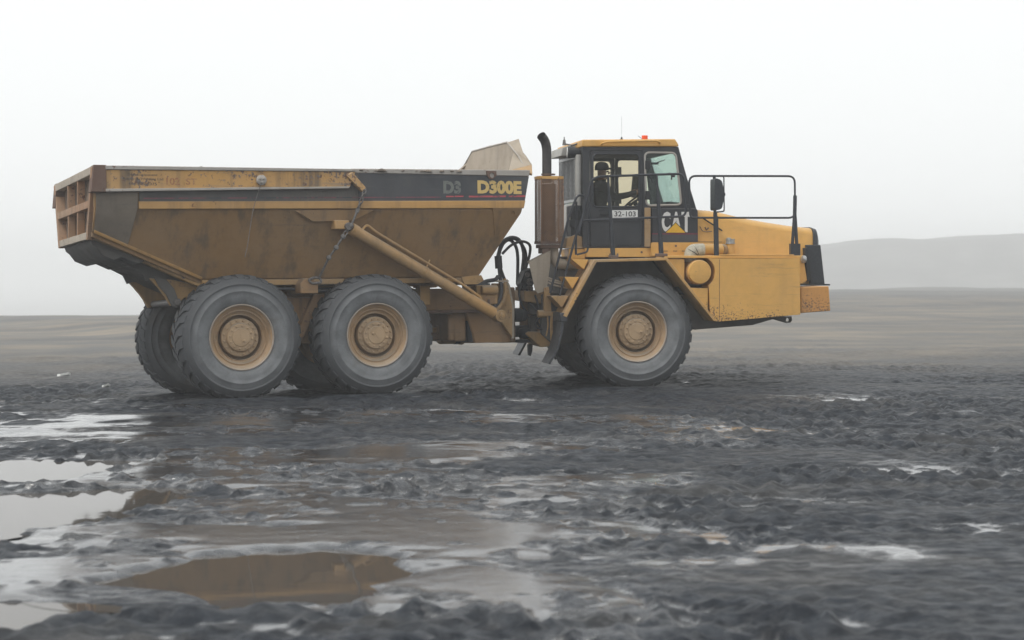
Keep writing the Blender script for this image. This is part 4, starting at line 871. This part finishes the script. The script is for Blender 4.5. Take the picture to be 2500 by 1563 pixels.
# hood
hp_ = [(1.035, 2.515), (1.25, 2.498), (1.42, 2.472), (1.81, 2.385), (2.12, 2.335), (2.44, 2.288), (2.78, 2.255)]
def hood_sect(x, zt, wd, zb):
    return [(x, -wd, zb), (x, -wd, zt - .10), (x, -wd + .02, zt - .05), (x, -wd + .07, zt - .012), (x, -wd + .16, zt), (x, 0, zt + .012), (x, wd - .16, zt), (x, wd - .07, zt - .012), (x, wd - .02, zt - .05), (x, wd, zt - .10), (x, wd, zb)]
mb = MB(); secs = [hood_sect(x, z, .80 - .03 * (x - 1.03) / 1.75, 1.45) for x, z in hp_]; v = [p for s_ in secs for p in s_]; K = 11
mb.add(v, [(i * K + k, i * K + k + 1, (i + 1) * K + k + 1, (i + 1) * K + k) for i in range(len(secs) - 1) for k in range(K - 1)] + [tuple(range(K)), tuple(range((len(secs) - 1) * K, len(secs) * K))])
hood = part('hood', mb, 'yellow', MF, .004, sharp=50)
part('hood_seam', MB().box(1.04, 1.045, .799, .802, 2.04, 2.44).box(1.045, 1.40, .797, .8, 2.046, 2.052), 'dark', parent=hood)
part('hood_latch_cord', MB().tube(rounded([(1.07, .815, 2.27), (1.11, .82, 2.20), (1.17, .82, 2.19), (1.25, .815, 2.20)], .04), .006, 5).tube([(1.15, .81, 2.26), (1.17, .815, 2.22), (1.20, .81, 2.25)], .012, 6), 'rustplate', parent=hood)
part('hood_strut', MB().tube([(1.12, .82, 2.385), (1.40, .82, 2.21)], .012, 6), 'dark', parent=hood)
fill = part('oil_filler', MB().cyl((1.50, .89, 1.86), (1.50, .89, 2.02), .06, n=16), 'yellow', MF, .004)
part('filler_cap', MB().cyl((1.50, .89, 2.02), (1.50, .89, 2.035), .072, n=16).cyl((1.50, .89, 2.035), (1.50, .89, 2.075), .062, n=16).cyl((1.50, .89, 2.075), (1.50, .89, 2.09), .068, n=16).box(1.45, 1.50, .86, .92, 2.09, 2.108), 'steel', parent=fill, bev=.003)
mb = MB(); sA, sB, sC = hood_sect(2.775, 2.258, .785, 1.95), hood_sect(2.84, 2.245, .78, 1.95), hood_sect(2.875, 2.17, .74, 1.95)
sA = [(x, y * 1.015, z + (.012 if z > 2 else 0)) for x, y, z in sA]; sB = [(x, y * 1.01, z + (.004 if z > 2 else 0)) for x, y, z in sB]
mb.add(sA + sB + sC, [(i * K + k, i * K + k + 1, (i + 1) * K + k + 1, (i + 1) * K + k) for i in range(2) for k in range(K - 1)] + [tuple(range(K)), tuple(range(2 * K, 3 * K))])
part('hood_nose_trim', mb, 'tube', MF, .004, sharp=50)
part('radiator_guard', MB().prism([(2.655, 2.01), (2.87, 2.01), (2.935, 1.44), (2.72, 1.44)], -.84, .84), 'tube', MF, .012)
part('radiator_side', MB().prism([(2.62, 1.965), (2.66, 1.965), (2.73, 1.50), (2.66, 1.48)], .60, .87), 'dark', MF, .006)
part('guard_base', MB().box(2.42, 2.985, -.90, .92, 1.422, 1.445), 'dark', MF, .006)
part('head_lamp', MB().lathe([(0, -.02), (.055, 0), (.06, .03), (.05, .05), (0, .055)], (2.56, .93, 1.80), 16, axis='x'), 'steel', MF)
part('nose_panel', MB().prism([(2.36, 1.45), (2.60, 1.45), (2.66, 1.50), (2.60, 1.86), (2.36, 1.86)], .60, .86), 'yellow', MF, .006)

# ------------------------------------------------------------------ guard rails, ladder, mirror (all at the deck edge)
s0 = 1.30
rail1 = rounded([(-.80, s0, 2.16), (-.62, s0, 2.90), (-.52, s0, 2.945), (.70, s0, 2.995), (.735, s0, 2.40), (-.755, s0, 2.335)], .10, 6)
gr = part('guard_rail', MB().tube(rail1, .017, 8), 'tube', MF)
part('rail_post', MB().tube([(-.385, s0, 2.95), (-.372, s0, 2.62)], .018, 8).tube([(-.372, s0, 2.68), (-.315, s0, 1.85)], [.026, .036], 8), 'tube', parent=gr)
part('rail_post', MB().tube([(.305, s0, 2.975), (.325, s0, 2.70)], .018, 8).tube([(.325, s0, 2.72), (.375, s0, 1.88)], [.026, .036], 8), 'tube', parent=gr)
part('post_foot', MB().box(-.37, -.25, 1.24, 1.36, 1.81, 1.855).cyl((-.36, 1.33, 1.85), (-.36, 1.33, 1.88), .016, n=6).cyl((-.26, 1.33, 1.85), (-.26, 1.33, 1.88), .016, n=6), 'rustplate', parent=gr, bev=.004)
part('post_foot', MB().box(.30, .45, 1.24, 1.36, 1.835, 1.88), 'rustplate', parent=gr, bev=.004)
part('rail_hook', MB().tube(rounded([(-.225, s0, 2.955), (-.25, s0, 2.93), (-.26, s0, 2.88)], .02), .009, 6).tube(rounded([(.19, s0, 2.97), (.235, s0, 2.92), (.26, s0, 2.86)], .03), .010, 6), 'tube', parent=gr)
rail2 = rounded([(.79, s0, 2.42), (.775, s0, 2.965), (2.32, s0, 2.975), (2.325, s0, 2.385), (.81, s0, 2.38)], .10, 6, True)
gr2 = part('guard_rail', MB().tube(rail2, .015, 8, closed=True), 'tube', MF)
part('rail_post', MB().tube([(1.14, s0, 2.97), (1.15, s0, 2.40)], .022, 8).tube([(1.155, s0, 2.45), (1.165, s0, 1.85)], .030, 8).tube([(1.175, s0 + .01, 2.40), (1.185, s0 + .01, 1.85)], .022, 8), 'tube', parent=gr2)
part('rail_post', MB().tube([(2.325, s0, 2.70), (2.318, s0, 2.36)], .028, 8).tube([(2.315, s0, 2.42), (2.275, s0, 1.86)], .024, 8).tube([(2.325, s0, 2.42), (2.36, s0, 1.86)], .024, 8).box(2.25, 2.39, 1.26, 1.34, 1.853, 2.02), 'tube', parent=gr2)
lad = part('ladder_rail', MB().tube(rounded([(-.66, s0, 2.74), (-.755, 1.27, 2.34), (-.84, 1.25, 2.10), (-1.08, 1.25, 1.22)], .15, 5), .017, 8), 'tube', MF)
part('ladder_rail', MB().tube(rounded([(-.70, 1.22, 2.62), (-.705, 1.22, 2.68), (-.81, 1.24, 2.69), (-.93, 1.25, 2.40), (-1.195, 1.25, 1.33)], .06, 6), .017, 8), 'tube', MF)
part('ladder_stay', MB().tube([(-.815, 1.2, 2.60), (-.82, 1.2, 1.86)], .016, 8).tube(rounded([(-.60, 1.1, 2.60), (-.63, 1.1, 1.90), (-.80, 1.2, 1.865)], .06), .014, 8), 'tube', MF)
for tri in ([(-.90, 1.80), (-.66, 1.795), (-.72, 1.655)], [(-1.00, 1.555), (-.79, 1.55), (-.885, 1.385)], [(-1.19, 1.29), (-.94, 1.295), (-1.03, 1.125)]):
    part('ladder_step', MB().prism(tri, .85, 1.27), 'yellow' if tri[0][1] > 1.5 else 'chassis', MF, .006)
mr = part('mirror', MB().prism(rrect([(1.105, 2.475), (1.205, 2.50), (1.245, 2.70), (1.205, 2.90), (1.105, 2.935)], .04), 1.22, 1.46), 'tube', MF, .012)
part('mirror_bracket', MB().tube(rounded([(1.14, s0, 2.96), (1.28, s0, 2.965), (1.285, s0, 2.47), (1.15, s0, 2.46)], .03), .010, 6).cyl((1.24, s0, 2.71), (1.295, s0, 2.71), .025, n=10), 'tube', parent=mr)
part('rail_joint', MB().tube([(.735, s0, 2.56), (.80, s0, 2.56)], .008, 6), 'tube', MF)

# ------------------------------------------------------------------ driver
def person():
    vs = [(-.22, 0, 2.50), (-.235, 0, 2.66), (-.215, 0, 2.80), (-.20, 0, 2.90), (-.19, 0, 2.97), (-.175, 0, 3.05), (-.175, 0, 3.13),
          (-.19, .17, 2.86), (-.04, .22, 2.70), (.16, .19, 2.735), (.335, .13, 2.79),
          (-.19, -.17, 2.86), (-.03, -.22, 2.68), (.16, -.19, 2.73), (.335, -.13, 2.79),
          (-.16, .11, 2.50), (.24, .13, 2.50), (.30, .13, 2.16), (.40, .13, 2.07),
          (-.16, -.11, 2.50), (.24, -.13, 2.50), (.30, -.13, 2.16), (.40, -.13, 2.07)]
    es = [(0, 1), (1, 2), (2, 3), (3, 4), (4, 5), (5, 6), (3, 7), (7, 8), (8, 9), (9, 10), (3, 11), (11, 12), (12, 13), (13, 14), (0, 15), (15, 16), (16, 17), (17, 18), (0, 19), (19, 20), (20, 21), (21, 22)]
    rr = [(.13, .16), (.12, .165), (.12, .18), (.09, .12), (.052, .055), (.078, .07), (.09, .076), (.078, .075), (.056, .056), (.046, .046), (.03, .03), (.078, .075), (.056, .056), (.046, .046), (.03, .03),
          (.09, .09), (.075, .075), (.055, .055), (.045, .05), (.09, .09), (.075, .075), (.055, .055), (.045, .05)]
    me = bpy.data.meshes.new('b'); me.from_pydata([(x, -y, z) for x, y, z in vs], es, [])
    o = bpy.data.objects.new('b', me); COL.objects.link(o)
    sk = o.modifiers.new('s', 'SKIN'); o.modifiers.new('d', 'SUBSURF').levels = 2
    for i, r in enumerate(rr): o.data.skin_vertices[0].data[i].radius = r
    o.data.skin_vertices[0].data[0].use_root = True
    dg = bpy.context.evaluated_depsgraph_get(); dg.update(); bm = bmesh.new(); bm.from_mesh(bpy.data.meshes.new_from_object(o.evaluated_get(dg))); bpy.data.objects.remove(o)
    mb = MB(); mb.add([(v.co.x, -v.co.y, v.co.z) for v in bm.verts], [tuple(v.index for v in f.verts) for f in bm.faces])
    for i, f in enumerate(mb.f):       # head and hands are skin, the rest jacket
        c = [sum(mb.v[k][q] for k in f) / len(f) for q in range(3)]
        if c[2] > 2.955 or c[0] > .30 and c[2] > 2.6: mb.mi[i] = 1
    # nose, chin, brow and ears
    mb.tube([(-.09, 0, 3.09), (-.062, 0, 3.062), (-.085, 0, 3.05)], [.012, .017, .010], 8, 1)
    mb.tube([(-.12, 0, 2.995), (-.093, 0, 3.0), (-.088, 0, 3.012)], [.03, .026, .016], 8, 1)
    mb.tube([(-.092, -.03, 3.027), (-.086, 0, 3.03), (-.092, .03, 3.027)], .009, 6, 1)
    for sg in (1, -1):
        mb.lathe([(0, 0), (.03, .004), (.026, .014), (0, .016)], (-.175, sg * .068 - (.012 if sg < 0 else 0), 3.07), 10, 1)
        mb.lathe([(0, -.006), (.011, 0), (0, .006)], (-.095, sg * .032, 3.083), 8, 2)
        # hands: four fingers wrapped on the wheel rim, thumb along it
        c = Vector((.352, sg * .125, 2.80))
        mb.tube([(.32, sg * .135, 2.785), (.345, sg * .128, 2.80), (.375, sg * .122, 2.803)], [.03, .036, .03], 10, 1)
        for q in range(4):
            s_ = sg * (.095 + .021 * q); L = (.95, 1.05, 1., .8)[q]
            mb.tube(rounded([(.37, s_, 2.812), (.405 , s_, 2.812), (.425, s_, 2.785 ), (.405, s_, 2.785 - .018 * L), (.385, s_, 2.768)], .012, 3), .0095, 6, 1)
        mb.tube([(.345, sg * .10, 2.80), (.37, sg * .078, 2.785), (.385, sg * .066, 2.77)], [.012, .011, .009], 6, 1)
    p = link('person', mb.mesh('person', ['jacket', 'skin', 'ink'], 60), None, TF, label='driver in a dark jacket and peaked cap holding the steering wheel', category='person')
    cap = MB().lathe([(.098, -.012), (.104, .0), (.102, .045), (.085, .085), (.05, .106), (0, .112)], (-.178, 0, 3.115), 24, axis='z')
    cap.prism([(-.09, 3.118), (-.02, 3.118), (.018, 3.112), (.018, 3.120), (-.02, 3.132), (-.09, 3.140)], [-.07, -.06, -.03, -.03, -.06, -.07], [.07, .06, .03, .03, .06, .07])
    link('cap', cap.mesh('cap', 'capcloth', 50), p)
    link('jacket_collar', MB().tube([(-.19 + .062 * math.cos(t), .066 * math.sin(t), 2.945 + .012 * math.cos(t)) for t in np.linspace(0, 6.283, 17)[:-1]], .018, 6, closed=True).mesh('jacket_collar', 'jacket'), p)
person()

# ------------------------------------------------------------------ small pale litter at the left
for (px, py, wd), l in zip(((155, 912, .11), (258, 941, .06)), ('larger pale scrap lying where the dark mud meets the paler soil', 'smaller pale scrap on the dark mud nearer the rear wheel')):
    X, Y = gp(px, py, -.12); z = float(ground_height(np.array([[X]]), np.array([[Y]]))[0][0, 0])
    mb = MB().plate([(-wd, 0, .02), (-wd * .3, .08, .03), (wd * .8, .05, .055), (wd, -.03, .03), (wd * .1, -.10, .02)], (.005, 0, .035))
    link('paper_scrap', mb.mesh('paper_scrap', 'litter'), None, Matrix.Translation((X, Y, z)), label=l, category='scrap', group='pale scraps on the ground')

# ------------------------------------------------------------------ fog
hz = bpy.data.materials.new('fog'); hz.use_nodes = True; n = hz.node_tree; n.nodes.clear()
o_ = n.nodes.new('ShaderNodeOutputMaterial'); pv = n.nodes.new('ShaderNodeVolumePrincipled')
pv.inputs['Color'].default_value = (.98, .992, 1.0, 1); pv.inputs['Density'].default_value = .0021; pv.inputs['Anisotropy'].default_value = .2
n.links.new(pv.outputs[0], o_.inputs['Volume'])
HZ_LO = float(min(GZ.min(), HZ.min())) - 1.2
me = bpy.data.meshes.new('haze'); bm = bmesh.new(); bmesh.ops.create_cube(bm, size=1); bm.to_mesh(me); bm.free(); me.materials.append(hz)
h = link('haze', me, kind='stuff', label='pale fog hanging over the whole site', category='fog')
top_z = 17.; h.location = (0, 1100, (top_z + HZ_LO) / 2); h.scale = (4500, 3100, top_z - HZ_LO)
